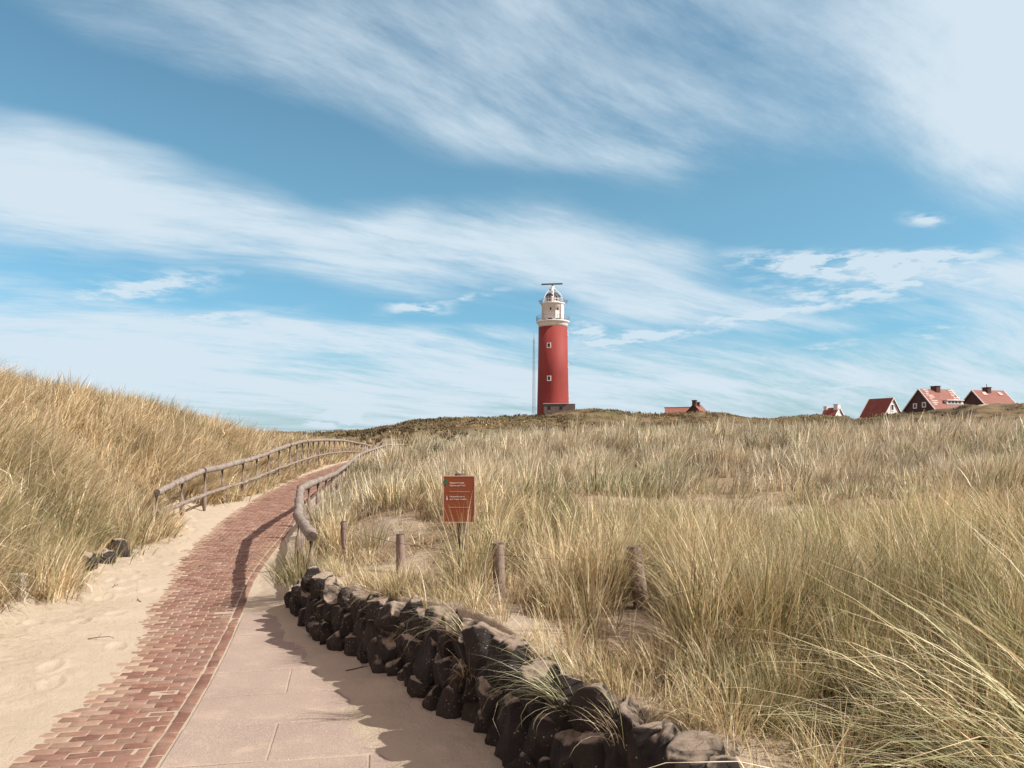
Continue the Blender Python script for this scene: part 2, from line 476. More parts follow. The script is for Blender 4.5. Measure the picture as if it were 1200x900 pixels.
class RBF:
    c = 0.10

    def __init__(self, pts):
        p = np.array(pts, float)
        self.q = self.tr(p[:, 0], p[:, 1])
        d = np.sqrt(((self.q[:, None] - self.q[None]) ** 2).sum(2) + self.c ** 2)
        n = len(p)
        A = np.zeros((n + 3, n + 3))
        A[:n, :n] = d - np.eye(n) * 0.004
        A[:n, n] = 1; A[:n, n + 1:] = self.q
        A[n, :n] = 1; A[n + 1:, :n] = self.q.T
        self.w = np.linalg.solve(A, np.concatenate([p[:, 2], [0, 0, 0]]))

    @staticmethod
    def tr(X, Y):
        r = np.sqrt(X * X + Y * Y + 1.0)
        return np.stack([np.arctan2(X, Y + 1e-9), np.log(r)], -1)

    def __call__(self, X, Y):
        q = self.tr(X, Y)
        out = np.empty(len(q))
        n = len(self.q)
        for i in range(0, len(q), 60000):
            s = q[i:i + 60000]
            d2 = (s[:, None, 0] - self.q[None, :, 0]) ** 2 + (s[:, None, 1] - self.q[None, :, 1]) ** 2 + self.c ** 2
            out[i:i + 60000] = np.sqrt(d2) @ self.w[:n] + self.w[n] + s @ self.w[n + 1:]
        return out


rA, rB = RBF(CA), RBF(CB)


def side(X, Y):
    """Signed distance to the line of the stone wall and the right-hand fence (positive on the dune side)."""
    sl = (fB(Y + .25) - fB(Y - .25)) / .5
    return (X - fB(Y)) / np.sqrt(1 + sl * sl)


def foot_x(Y):
    """Where the grass of the left dune begins."""
    return np.interp(Y, [-20, 0, 3, 5.5, 7.25, 8.6, 10.3, 12, 13, 14, 15, 16, 17.5, 19, 21, 23, 25, 27, 31.5, 36, 40, 46, 57, 65],
                     [-4, -4, -4.1, -4.45, -4.8, -5.05, -5.5, -5.8, -5.85, -6.1, -6.7, -7.5, -7.7, -7.25, -7.2, -7.45, -7.75, -7.95, -8.62, -9.05, -9.45, -9.9, -10.7, -11.8])


def height(X, Y, detail=True):
    X = np.asarray(X, float); Y = np.asarray(Y, float)
    r = np.hypot(X, Y)
    a, b = rA(X, Y), rB(X, Y)
    zp = fz(Y)
    near = 1 - sstep(55, 72, Y)
    # the paved corridor with sand drifting in over both of its edges
    en = .10 * fbm(X * .9, Y * 2.6, 3) + .05 * fbm(X * 3, Y * 9, 2)
    sl = fL(Y) + en - X
    covL = .11 * np.maximum(sl, 0) / (1 + .5 * np.maximum(sl, 0))
    rightline = np.where(Y < 8.6, fS(Y), fR(Y) + .05)
    sr = X - rightline + .16 * fbm(X * 2.0, Y * 2.4, 3) + .05 * fbm(X * 7, Y * 7, 2)
    covR = .19 * np.maximum(sr, 0) / (1 + .6 * np.maximum(sr, 0))
    core = zp - .0075 + covL + covR
    if detail:
        core = core + .006 * np.clip(fbm(X * 1.1 + 5, Y * 1.1, 3) - .1, 0, 1)
    wl = sstep(.5, 2.2, fL(Y) - X) * near + (1 - near)
    zA = core * (1 - wl) + a * wl
    s = side(X, Y)
    wid = np.interp(Y, [3, 7.5, 9.5, 20], [.27, .27, .7, .9])
    k = sstep(np.interp(Y, [7.5, 9.5], [.36, .06]), 1.0, s / wid)
    zB = b
    z = zA * (1 - k) + zB * k
    if detail:
        g = np.maximum(wl * (1 - k) * sstep(0, 1.5, foot_x(Y) - X), k)          # dune ground
        am = np.clip(r / 30, .25, 3.0) * (1 - sstep(110, 150, r) * .2)
        hum = .16 * am * fbm(X * .45, Y * .45, 3) + .05 * fbm(X * 1.7, Y * 1.7, 3)
        z = z + g * hum * sstep(0.2, 1.6, np.where(k > .5, s, foot_x(Y) - X + .2))
        far_h = sstep(70, 120, r)
        # bearing of each far crest and how far it is worn down
        z = z - sstep(98, 118, r) * np.interp(HU + F * X / np.maximum(Y, 1), CRU, CRD) * np.clip(r, 0, 260) / F
        z = z + far_h * (1.1 * fbm(X * .06, Y * .06, 5, .6) - .15) * (1 - sstep(260, 500, r))
        sand = (1 - g) * np.maximum(sstep(.05, .5, sl), sstep(.05, .4, sr))
        z = z + sand * (.026 * fbm(X * 2.2, Y * 2.2, 5, .62) + .006 * vnoise(X * 5 + Y * 2.5 + 3 * fbm(X, Y, 2), Y * 1.4 - X * 1.0))
        # footprints trodden into the drift beside the bricks
        for fx, fy, fa in FOOT:
            dx, dy = X - fx, Y - fy
            ca, sa = math.cos(fa), math.sin(fa)
            e = ((dx * ca + dy * sa) / .15) ** 2 + ((-dx * sa + dy * ca) / .07) ** 2
            z = z - .013 * np.exp(-e * e) + .005 * np.exp(-(e - 1.6) ** 2 * 2)
    back = sstep(R(100), R(125), np.abs(np.arctan2(X, Y)))
    return z * (1 - back)


_r = np.random.default_rng(3)
FOOT = []
for i in range(20):
    y = 4.6 + i * .55 + _r.uniform(-.25, .25)
    FOOT.append((float(fL(y)) - .28 - (.28 if i % 2 else 0) + _r.uniform(-.22, .22), y, R(100) + _r.uniform(-.3, .3)))
for i in range(14):
    y = 5 + i * .6
    FOOT.append((float(fL(y)) - _r.uniform(.5, 1.1), y, _r.uniform(0, 3)))


def hz(x, y):
    return float(height(np.array([x]), np.array([y]))[0])


def uv_of(X, Y, Z):
    return HU + F * X / np.maximum(Y, .2), HV - F * (Z - EYE) / np.maximum(Y, .2)


def grass_density(X, Y):
    """0..1: how thick the marram stands."""
    s = side(X, Y)
    u, v = uv_of(X, Y, height(X, Y, False))
    ftl = foot_x(Y) + .25 * fbm(X * .8, Y * .8, 3) - X
    left = sstep(0, .22, ftl) * (.92 + .5 * fbm(X * .5 + 3, Y * .5, 3))
    left = left * (1 - .6 * ((u > 95) & (u < 155) & (v > 645) & (v < 690)) - .95 * ((u > 5) & (u < 40) & (v > 694)))
    left = left * (1 - .9 * np.exp(-((X + 8.6) / .7) ** 2 - ((Y - 15.2) / 1.0) ** 2))
    n = fbm(X * .38 + 40, Y * .38, 4, .55)
    belt = sstep(12.5, 16.5, Y + 5 * n)
    mid = sstep(.02, .26, n + .04) * .95
    right = np.maximum(belt, mid)
    def blob(u0, v0, su, sv, w):
        return w * np.exp(-((u - u0) / su) ** 2 - ((v - v0) / sv) ** 2)
    add = (blob(720, 690, 85, 35, 1) + blob(860, 700, 150, 60, 1.1) + blob(1030, 690, 150, 60, 1.0) + blob(1180, 760, 120, 110, 1.3) + blob(960, 780, 140, 70, 1.0) + blob(880, 800, 70, 40, .7) + blob(690, 735, 60, 22, .45) + blob(610, 712, 50, 14, .55) + blob(760, 790, 50, 22, .5) + blob(850, 820, 70, 18, .7) + blob(960, 830, 90, 24, .8) + blob(1120, 860, 110, 40, 1.1)
           + blob(565, 660, 45, 22, .9) + blob(390, 640, 40, 25, .9) + blob(500, 700, 50, 14, .5) + blob(560, 625, 60, 20, .9) + blob(880, 640, 120, 18, .8)
           + blob(430, 575, 80, 30, .6) + blob(440, 690, 60, 14, .4) + blob(640, 640, 120, 16, .4) + blob(1120, 640, 90, 30, .7) + blob(700, 600, 60, 10, .6))
    cut = (blob(640, 604, 60, 13, .6) + blob(1040, 592, 90, 16, .6) + blob(1160, 655, 50, 20, .4) + blob(480, 640, 50, 18, .7) + blob(640, 735, 50, 22, .5)
           + blob(920, 872, 70, 9, .9) + blob(800, 835, 30, 12, .5) + blob(450, 620, 60, 12, .6) + blob(870, 595, 50, 10, .6) + blob(770, 775, 30, 14, .3)
           + blob(540, 715, 30, 14, .6) + blob(720, 610, 30, 8, .4))
    right = np.clip(np.where(Y < 15, right * sstep(8, 10, Y) * .8 + add - cut, np.maximum(right, add * .6) - cut * .9), 0, 1.2)
    wallgap = np.interp(Y, [3, 8, 9, 12, 60], [.3, .28, .1, .1, .25])
    right = right * sstep(0, .25, s - wallgap)
    kk = s > 0
    right = right * (1 - ((u > 712) & (u < 785) & (Y < 5.65) & (v < 790)) * .97) * (1 - ((u > 568) & (u < 612) & (Y < 6.75)) * .9)
    d = np.where(kk, right, left)
    d = d * (1 - sstep(62, 85, Y))
    return np.clip(d, 0, 1.2)


# ------------------------------------------------------------------ ground sheet
def build_ground():
    th = np.concatenate([np.linspace(-180, -50, 40, endpoint=False), np.linspace(-50, -38, 40, endpoint=False), np.linspace(-38, 38, 860, endpoint=False),
                         np.linspace(38, 50, 40, endpoint=False), np.linspace(50, 180, 41)])
    rr = np.concatenate([np.geomspace(.25, 2.6, 30, endpoint=False), np.geomspace(2.6, 26, 620, endpoint=False), np.geomspace(26, 260, 300, endpoint=False),
                         np.geomspace(260, 6000, 40)])
    T, Q = np.meshgrid(np.radians(th), rr, indexing='ij')
    X, Y = (np.sin(T) * Q).ravel(), (np.cos(T) * Q).ravel()
    Z = height(X, Y)
    nt, nr = T.shape
    me = bpy.data.meshes.new('ground')
    co = np.stack([X, Y, Z], -1).astype(np.float32)
    i = np.arange(nt - 1)[:, None] * nr + np.arange(nr - 1)[None]
    quads = np.stack([i, i + nr, i + nr + 1, i + 1], -1).reshape(-1, 4)[:, ::-1]
    set_quads(me, co, quads)
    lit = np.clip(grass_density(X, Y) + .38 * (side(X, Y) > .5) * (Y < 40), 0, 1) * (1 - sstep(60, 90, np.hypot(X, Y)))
    hv = sstep(58, 95, Y + 10 * fbm(X * .06, Y * .06, 3)) * (1 - sstep(1200, 3000, np.hypot(X, Y)) * .3)
    blow = np.exp(-((X - 79) / 5) ** 2 - ((Y - 127) / 7) ** 2)                  # bare sand blown open on the right-hand dune
    hv = np.clip(hv - blow * (.6 + fbm(X * .3, Y * .3, 3)), 0, 1)
    for nm, arr in (('litter', lit), ('heath', hv)):
        at = me.attributes.new(nm, 'FLOAT', 'POINT'); at.data.foreach_set('value', arr.astype(np.float32))
    me.polygons.foreach_set('use_smooth', np.ones(len(quads), bool))
    me.materials.append(M['ground'])
    o = put(bpy.data.objects.new('ground', me))
    tag(o, 'pale dune sand with straw litter running back to brown heathy hills', None, None, 'structure')


def set_quads(me, co, quads):
    nv, nf = len(co), len(quads)
    me.vertices.add(nv); me.vertices.foreach_set('co', np.ascontiguousarray(co, np.float32).ravel())
    me.loops.add(nf * 4); me.loops.foreach_set('vertex_index', quads.astype(np.int32).ravel())
    me.polygons.add(nf); me.polygons.foreach_set('loop_start', (np.arange(nf) * 4).astype(np.int32))
    me.update(calc_edges=True)


build_ground()

# ------------------------------------------------------------------ brick path and concrete slabs
def path_frame():
    ys = np.linspace(1.8, 66, 2600)
    xs = fR(ys)
    k = np.ones(61) / 61
    xs = np.convolve(np.pad(xs, 30, mode='edge'), k, 'valid')
    s = np.concatenate([[0], np.cumsum(np.hypot(np.diff(xs), np.diff(ys)))])
    return xs, ys, s


PX, PY, PS = path_frame()


def on_path(s, t):
    """Point at arc length s, t metres left of the right-hand edge of the bricks."""
    x, y = np.interp(s, PS, PX), np.interp(s, PS, PY)
    e = .3
    dx, dy = np.interp(s + e, PS, PX) - np.interp(s - e, PS, PX), np.interp(s + e, PS, PY) - np.interp(s - e, PS, PY)
    l = math.hypot(dx, dy)
    dx, dy = dx / l, dy / l
    return x - dy * t, y + dx * t, dx, dy


def build_bricks():
    V, Q, C = [], [], []
    pr = random.Random(5)
    tints = [(0.235, 0.108, 0.074), (0.215, 0.095, 0.066), (0.255, 0.123, 0.086), (0.19, 0.082, 0.058), (0.24, 0.12, 0.086), (0.23, 0.112, 0.08), (0.265, 0.138, 0.10)]

    def brick(x, y, dx, dy, lx, ly):
        # lx across the path, ly along it; worn, rounded arrises
        z = float(fz(y)) + pr.gauss(0, .0022)
        tx, ty = pr.gauss(0, .008), pr.gauss(0, .012)
        ro = pr.gauss(0, .018)
        c, s = math.cos(ro), math.sin(ro)
        ax, ay = dy * c + dx * s, -dx * c + dy * s         # across (to the right)
        bx, by = -ay, ax
        o = len(V)
        rings = ((0.5, -.03, 0), (0.5, -.009, 0), (0.5, -.0035, .0045), (0.5, 0, .013))
        for h, dz, ins in rings:
            for sx, sy in ((-1, -1), (1, -1), (1, 1), (-1, 1)):
                px, py = sx * (lx / 2 - ins), sy * (ly / 2 - ins)
                px += pr.uniform(-.002, .002); py += pr.uniform(-.002, .002)
                V.append((x + ax * px + bx * py, y + ay * px + by * py, z + dz + px * tx + py * ty))
        for i in range(3):
            for k in range(4):
                a, b = o + i * 4 + k, o + i * 4 + (k + 1) % 4
                Q.append((a, b, b + 4, a + 4))
        Q.append((o + 12, o + 13, o + 14, o + 15))
        t = pr.choice(tints); f = pr.uniform(.84, 1.14)
        e = x - float(fL(y)); k = max(0.0, min(.75, pr.gauss(.34, .2) - e * 2.0))     # sand rubbed into the bricks beside the drift
        t = [q * f * g_ * (1 - k) + w_ * k for q, g_, w_ in zip(t, (.88, .98, .98), (.42, .31, .215))]
        C.extend([(t[0], t[1], t[2], 1)] * 16)

    s = 0.0
    while s < PS[-1] - .3:                                  # soldier course along the edge
        x, y, dx, dy = on_path(s + .09, .045)
        brick(x, y, dx, dy, .085, .173)
        s += .1795
    s = 0.0; row = 0
    while s < PS[-1] - .3:
        t = .096 + (0 if row % 2 else .09) + pr.uniform(-.012, .012)
        if row % 2 == 0:
            x, y, dx, dy = on_path(s, .096 + .042); brick(x, y, dx, dy, .080, .084)
        while t < 1.62:
            x, y, dx, dy = on_path(s, t + .088)
            brick(x, y, dx, dy, .1745, .0865)
            t += .1805
        s += .0925; row += 1
    me = bpy.data.meshes.new('brick_path')
    set_quads(me, np.array(V), np.array(Q))
    at = me.attributes.new('tint', 'FLOAT_COLOR', 'POINT'); at.data.foreach_set('color', np.array(C, np.float32).ravel())
    me.materials.append(M['brick'])
    o = put(bpy.data.objects.new('brick_path', me))
    tag(o, 'narrow path of worn red clay bricks winding uphill between sand and fences', None, None, 'structure')


def build_slabs():
    mb = MB()
    pr = random.Random(4)
    s0 = float(np.interp(8.35, PY, PS))
    row = 0; s = s0
    while s > 0.2:
        t0 = .012
        first = 1.15 if row % 2 else .575
        edges = [0, first, first + 1.15]
        for a, b in zip(edges[:-1], edges[1:]):
            sc_, tc_ = s - .3, -(t0 + (a + b) / 2)
            x, y, dx, dy = on_path(sc_, tc_)
            zc = float(fz(y)) + pr.gauss(0, .002)
            w, d = (b - a) - .006, .594
            o = len(mb.v)
            tx, ty = pr.gauss(0, .003), pr.gauss(0, .003)
            ax, ay = dy, -dx
            for dz, ins in ((-.05, 0), (-.004, 0), (0, .006)):
                for sx, sy in ((-1, -1), (1, -1), (1, 1), (-1, 1)):
                    px, py = sx * (w / 2 - ins), sy * (d / 2 - ins)
                    mb.v.append((x + ax * px + dx * py, y + ay * px + dy * py, zc + dz + px * tx + py * ty))
            for i in range(2):
                for k in range(4):
                    p, q = o + i * 4 + k, o + i * 4 + (k + 1) % 4
                    mb.f.append((p, q, q + 4, p + 4))
            mb.f.append((o + 8, o + 9, o + 10, o + 11))
        s -= .6; row += 1
    o = mb.build('concrete_paving', M['slab'])
    tag(o, 'strip of sandy concrete slabs laid along the right edge of the bricks', None, None, 'structure')


build_bricks()
build_slabs()

# ------------------------------------------------------------------ rocks of the retaining wall
def rock_mesh(seed, sx, sy, sz, sub_=4):
    rr = np.random.default_rng(seed)
    bm = bmesh.new()
    bmesh.ops.create_icosphere(bm, subdivisions=sub_, radius=1.0)
    co = np.array([v.co for v in bm.verts])
    d = co / np.linalg.norm(co, axis=1)[:, None]
    # rounded block cut by random planes
    rad = 1.0 / (np.abs(d) ** 4).sum(1) ** .25 * .86
    pts = d * rad[:, None]
    for _ in range(11):
        n = rr.normal(size=3); n /= np.linalg.norm(n)
        off = rr.uniform(.55, .84)
        ex = pts @ n - off
        pts = pts - np.clip(ex, 0, None)[:, None] * n * .95
    ph = rr.uniform(0, 50, 3)
    nn = np.zeros(len(pts))
    for f, a in ((2.1, .055), (4.6, .034), (10, .024), (21, .014)):
        nn += a * 2 * (vnoise(pts[:, 0] * f + ph[0] + pts[:, 2] * f * .7, pts[:, 1] * f + ph[1] - pts[:, 2] * f * .6) + vnoise(pts[:, 2] * f + ph[2], pts[:, 0] * f - pts[:, 1] * f + ph[0]))
    pts = pts + d * nn[:, None]
    pts = pts * np.array([sx, sy, sz])
    for v, p in zip(bm.verts, pts): v.co = p
    me = bpy.data.meshes.new('basalt_rock')
    bm.to_mesh(me); bm.free()
    me.polygons.foreach_set('use_smooth', [True] * len(me.polygons))
    me.materials.append(M['rock'])
    return me


ORD = ['first', 'second', 'third', 'fourth', 'fifth', 'sixth', 'seventh', 'eighth', 'ninth', 'tenth', 'eleventh', 'twelfth', 'thirteenth', 'fourteenth', 'fifteenth',
       'sixteenth', 'seventeenth', 'eighteenth', 'nineteenth', 'twentieth', 'twenty-first', 'twenty-second', 'twenty-third', 'twenty-fourth', 'twenty-fifth', 'twenty-sixth',
       'twenty-seventh', 'twenty-eighth', 'twenty-ninth', 'thirtieth'] + ['thirty-' + q for q in
       ('first', 'second', 'third', 'fourth', 'fifth', 'sixth', 'seventh', 'eighth', 'ninth')] + ['fortieth']
WY = np.linspace(8.35, 1.6, 900)
WX = fB(WY)
WS = np.concatenate([[0], np.cumsum(np.hypot(np.diff(WX), np.diff(WY)))])


def wall_at(s, off):
    x, y = np.interp(s, WS, WX), np.interp(s, WS, WY)
    dx = np.interp(s + .2, WS, WX) - np.interp(s - .2, WS, WX)
    dy = np.interp(s + .2, WS, WY) - np.interp(s - .2, WS, WY)
    l = math.hypot(dx, dy); dx, dy = dx / l, dy / l
    return x - dy * off, y + dx * off, math.atan2(dy, dx)     # off > 0: into the bank


def build_wall():
    pr = random.Random(21)
    seed = 100
    rows = [('bottom course', 0.10, .09, .225, .17, 0.02), ('middle course', .125, .28, .215, .20, .12), ('top course', .155, .475, .235, .19, .7)]
    for rn, off, z0, step, hh, start in rows:
        s = start; i = 0
        while True:
            w = step * pr.choice((.68, .8, .9, 1, 1.1, 1.25, 1.45))
            x, y, ang = wall_at(s + w / 2, off + pr.uniform(-.03, .04))
            lim = 2.75 if rn != 'top course' else 2.5
            if y < lim: break
            s += w * .93
            ht = hh * pr.uniform(.82, 1.15)
            if rn == 'top course' and y > 5.9: ht *= .85
            zz = z0 + pr.uniform(-.025, .03)
            if rn == 'top course': zz -= np.interp(y, [4.2, 5.2, 6.2, 8.2], [-.03, -.02, .035, .07])
            if rn == 'middle course': zz -= np.interp(y, [5, 7.5], [0, .06])
            me = rock_mesh(seed, w * pr.uniform(.54, .66), .125 * pr.uniform(.85, 1.25), ht)
            seed += 1
            o = put(bpy.data.objects.new('basalt_rock', me))
            o.location = (x, y, zz)
            o.rotation_euler = (pr.uniform(-.22, .22), pr.uniform(-.3, .3), ang + pr.uniform(-.25, .25))
            what = 'rounded' if rn == 'bottom course' else 'upright' if ht > w * .6 else 'blocky'
            tag(o, f'{what} dark rock, {ORD[i]} from the rail end in the {rn}', 'rock', 'dark rocks of the retaining wall')
            i += 1
    # big pale-topped rock where the wall meets the rail
    for (u, v, Y, sx, sy, sz, lab) in (
            (380, 683, 7.85, .22, .17, .16, 'large dark rock with a pale flat top below the end of the log rail'),
            (785, 887, 3.15, .16, .14, .17, 'speckled black rock under the sandy edge beside the small dry tuft'),
            (838, 900, 3.05, .16, .15, .16, 'dark grey rock with sand on top nearest the bottom of the picture')):
        me = rock_mesh(seed, sx, sy, sz); seed += 1
        o = put(bpy.data.objects.new('basalt_rock', me)); o.location = P(u, v, Y); o.rotation_euler = (.1, -.1, pr.uniform(0, 1))
        tag(o, lab, 'rock', 'dark rocks of the retaining wall')
    for (u, v, Y, sz, lab) in ((105, 655, 10.2, .2, 'leftmost of three grey stones at the foot of the left dune grass'),
                              (120, 648, 10.7, .22, 'middle of three grey stones at the foot of the left dune grass'),
                              (140, 640, 11.4, .24, 'tallest of three grey stones, at the right end under the left dune grass')):
        me = rock_mesh(seed, sz * .75, sz * .7, sz); seed += 1
        o = put(bpy.data.objects.new('grey_stone', me)); o.location = P(u, v + 7, Y); o.rotation_euler = (0, .1, pr.uniform(0, 3))
        tag(o, lab, 'rock', 'grey stones under the left dune')


build_wall()

# ------------------------------------------------------------------ grass
def blades_mesh(name, B, nseg, mat):
    """B: dict of per-blade arrays. One mesh of curved, tapering leaf strips."""
    n = len(B['x'])
    k = nseg + 1
    co = np.empty((n, k, 2, 3), np.float32)
    px, py, pz = B['x'].copy(), B['y'].copy(), B['z'].copy()
    hx, hy = np.cos(B['az']), np.sin(B['az'])
    tw = B['az'] + math.pi / 2 + rng.normal(0, .7, n)
    wx, wy = np.cos(tw), np.sin(tw)
    for i in range(k):
        s = i / nseg
        prof = (1 - s ** 1.7) * .94 + .06
        if i == 0: prof *= .8
        w = B['w'] * prof * .5
        co[:, i, 0] = np.stack([px - wx * w, py - wy * w, pz], -1)
        co[:, i, 1] = np.stack([px + wx * w, py + wy * w, pz], -1)
        th = B['tilt'] + B['bend'] * ((i + .5) / nseg) ** 1.4
        st = B['L'] / nseg
        px = px + hx * np.sin(th) * st; py = py + hy * np.sin(th) * st; pz = pz + np.cos(th) * st
    base = np.arange(n)[:, None] * (2 * k) + (np.arange(nseg) * 2)[None]
    quads = np.stack([base, base + 1, base + 3, base + 2], -1).reshape(-1, 4)
    me = bpy.data.meshes.new(name)
    set_quads(me, co.reshape(-1, 3), quads)
    c4 = np.concatenate([B['col'], np.ones((n, 1))], 1).astype(np.float32)
    at = me.attributes.new('tint', 'FLOAT_COLOR', 'POINT')
    at.data.foreach_set('color', np.repeat(c4, 2 * k, axis=0).ravel())
    me.materials.append(mat)
    return put(bpy.data.objects.new(name, me))


STRAW = np.array([(.62, .485, .29), (.54, .40, .22), (.72, .60, .41), (.44, .305, .155), (.60, .50, .32), (.66, .54, .34)])
GREEN = np.array([(.29, .27, .12), (.37, .345, .17), (.17, .165, .065), (.45, .41, .23)])
BROWN = np.array([(.30, .19, .10), (.22, .135, .07), (.38, .26, .15)])


def pick(pal, n):
    return pal[rng.integers(0, len(pal), n)] * rng.uniform(.68, 1.2, (n, 1))


def clumps_to_blades(cx, cy, nb, rad, L, wind, spread, green, wid, brown=.20):
    """All arguments per clump (arrays); returns per-blade arrays."""
    idx = np.repeat(np.arange(len(cx)), nb)
    n = len(idx)
    a = rng.uniform(0, 2 * math.pi, n)
    r = rad[idx] * np.sqrt(rng.uniform(0, 1, n)) * rng.uniform(.6, 1.3, n)
    x, y = cx[idx] + np.cos(a) * r, cy[idx] + np.sin(a) * r
    z = height(x, y) - .02
    u = rng.random(n)
    dead = u < np.where((rng.random(len(cx)) < .09) & (len(cx) > 1), .75, brown)[idx]      # some tussocks are mostly dead
    out = np.stack([np.cos(a), np.sin(a)], -1) * spread[idx][:, None] * (.4 + r / np.maximum(rad[idx], .05))[:, None] + wind[idx] + rng.normal(0, .22, (n, 2))
    mag = np.hypot(out[:, 0], out[:, 1])
    az = np.arctan2(out[:, 1], out[:, 0])
    tilt = np.clip(mag * rng.uniform(.25, .6, n), .02, .9)
    bend = np.clip(mag * rng.uniform(.3, 1.3, n) + np.abs(rng.normal(0, .15, n)), .05, 2.1)
    Ls = L[idx] * rng.uniform(.5, 1.12, n)
    Ls = np.where(dead, Ls * .55, Ls); tilt = np.where(dead, tilt + rng.uniform(.2, .7, n), tilt)
    tone = rng.normal(1, .17, len(cx))[idx]
    broken = rng.random(n) < .08
    bend = np.where(broken, bend + rng.uniform(.8, 1.6, n), bend)
    g = rng.random(n) < green[idx]
    col = np.where(g[:, None], pick(GREEN, n), pick(STRAW, n))
    rgt = side(x, y) > 0
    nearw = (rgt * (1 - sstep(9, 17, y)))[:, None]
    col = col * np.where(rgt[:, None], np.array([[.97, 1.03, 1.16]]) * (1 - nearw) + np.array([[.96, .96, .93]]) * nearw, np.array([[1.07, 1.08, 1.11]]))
    col = col * np.where(rng.random(n) < .14, 1.38, 1.0)[:, None]
    col = np.where(dead[:, None], pick(BROWN, n), col) * np.clip(tone, .65, 1.35)[:, None]
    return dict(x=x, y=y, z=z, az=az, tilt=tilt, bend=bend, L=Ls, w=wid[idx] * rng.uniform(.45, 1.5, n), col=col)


def scatter(n, umin, umax, ymin, ymax, perm2):
    """Random ground positions, evenly spread over the ground."""
    lo, hi = ymin ** 2, ymax ** 2
    Y = np.sqrt(rng.uniform(lo, hi, n))
    U = rng.uniform(umin, umax, n)
    return (U - HU) / F * Y, Y


def grass_params(X, Y, D):
    n = len(X)
    s = side(X, Y)
    leftm = s < 0
    dist = np.hypot(X, Y)
    nb = np.clip(165 * (5.5 / dist) ** .8, 17, 190) * rng.uniform(.35, 1.5, n) * np.clip(D, .25, 1) * np.where(~leftm, np.where(Y < 14, 1.25, 1.9), 1.0)
    wid = np.where(~leftm & (Y < 14), np.maximum(.0072, .0012 * dist), np.maximum(.0060, .00105 * dist)) * rng.uniform(.8, 1.25, n)
    cn = fbm(X * .6 + 80, Y * .6, 3)
    L = np.where(leftm, .72, np.where(Y > 14.5, .62, .49)) * (1 + .55 * cn) * rng.uniform(.75, 1.2, n)
    L = np.where(~leftm & (X > 2.2) & (Y < 7), L * 1.25, L)
    L = np.where(~leftm & (Y < 15) & (D < .5), L * .6, L)
    L = np.where(~leftm & (Y < 9) & (s < 1.0), L * .62, L)
    L = np.where(leftm & (foot_x(Y) - X < .5), L * np.where(Y < 12, .72, np.where(Y > 20, .62, 1)), L)
    wx = np.where(leftm, .55 + .25 * cn, .16 + .3 * cn)
    rt = sstep(1.5, 3.5, X) * (1 - sstep(7.5, 10, Y))
    wx = np.where(~leftm, wx * (1 - rt) - .8 * rt, wx)
    wx = wx + np.where(leftm, rng.normal(0, .16, n), np.where(Y < 12, rng.normal(0, .32, n), rng.normal(0, .14, n)))
    L = L * np.where(leftm, rng.uniform(.7, 1.25, n), rng.uniform(.5, 1.4, n))
    wy = np.where(leftm, -.08, -.05) + np.where(Y < 12, rng.normal(0, .28, n), rng.normal(0, .12, n))
    spread = np.where(leftm, .30, np.where(Y > 14.5, .26, .34))
    green = np.clip(np.where(leftm, .08, np.where(Y > 14.5, .18, .30)) + .8 * fbm(X * .35, Y * .35 + 33, 3) + rng.normal(0, .12, n), .02, .85)
    green = np.where(~leftm & (X > 1.8) & (Y < 6), np.maximum(green, .30), green)
    rad = np.where(leftm, .22, np.where(Y < 14, .13, .27)) * rng.uniform(.7, 1.4, n)
    return nb.astype(int), rad, L, np.stack([wx, wy], -1), spread, green, wid


def grow(name, label, n, um, ux, ym, yx, nseg, leftside):
    X, Y = scatter(n, um, ux, ym, yx, 0)
    s = side(X, Y)
    keep = (s < 0) if leftside else (s > 0)
    X, Y = X[keep], Y[keep]
    if leftside:
        k2 = X > foot_x(Y) - 9.5
        X, Y = X[k2], Y[k2]
    D = grass_density(X, Y)
    k = rng.random(len(X)) < D
    X, Y, D = X[k], Y[k], D[k]
    nb, rad, L, wind, spread, green, wid = grass_params(X, Y, D)
    B = clumps_to_blades(X, Y, nb, rad, L, wind, spread, green, wid)
    return B


def join(bs):
    return {k: np.concatenate([b[k] for b in bs]) for k in bs[0]}


# left dune
g1 = join([grow('', '', 2600, -260, 330, 4.5, 15, 5, True), grow('', '', 5200, -200, 420, 15, 30, 5, True), grow('', '', 6500, -100, 440, 30, 62, 5, True)])
o = blades_mesh('marram_grass', g1, 4, M['grass'])
tag(o, 'wind-combed straw and olive marram grass covering the high dune left of the path', 'grass', None, 'stuff')
print('left blades', len(g1['x']))
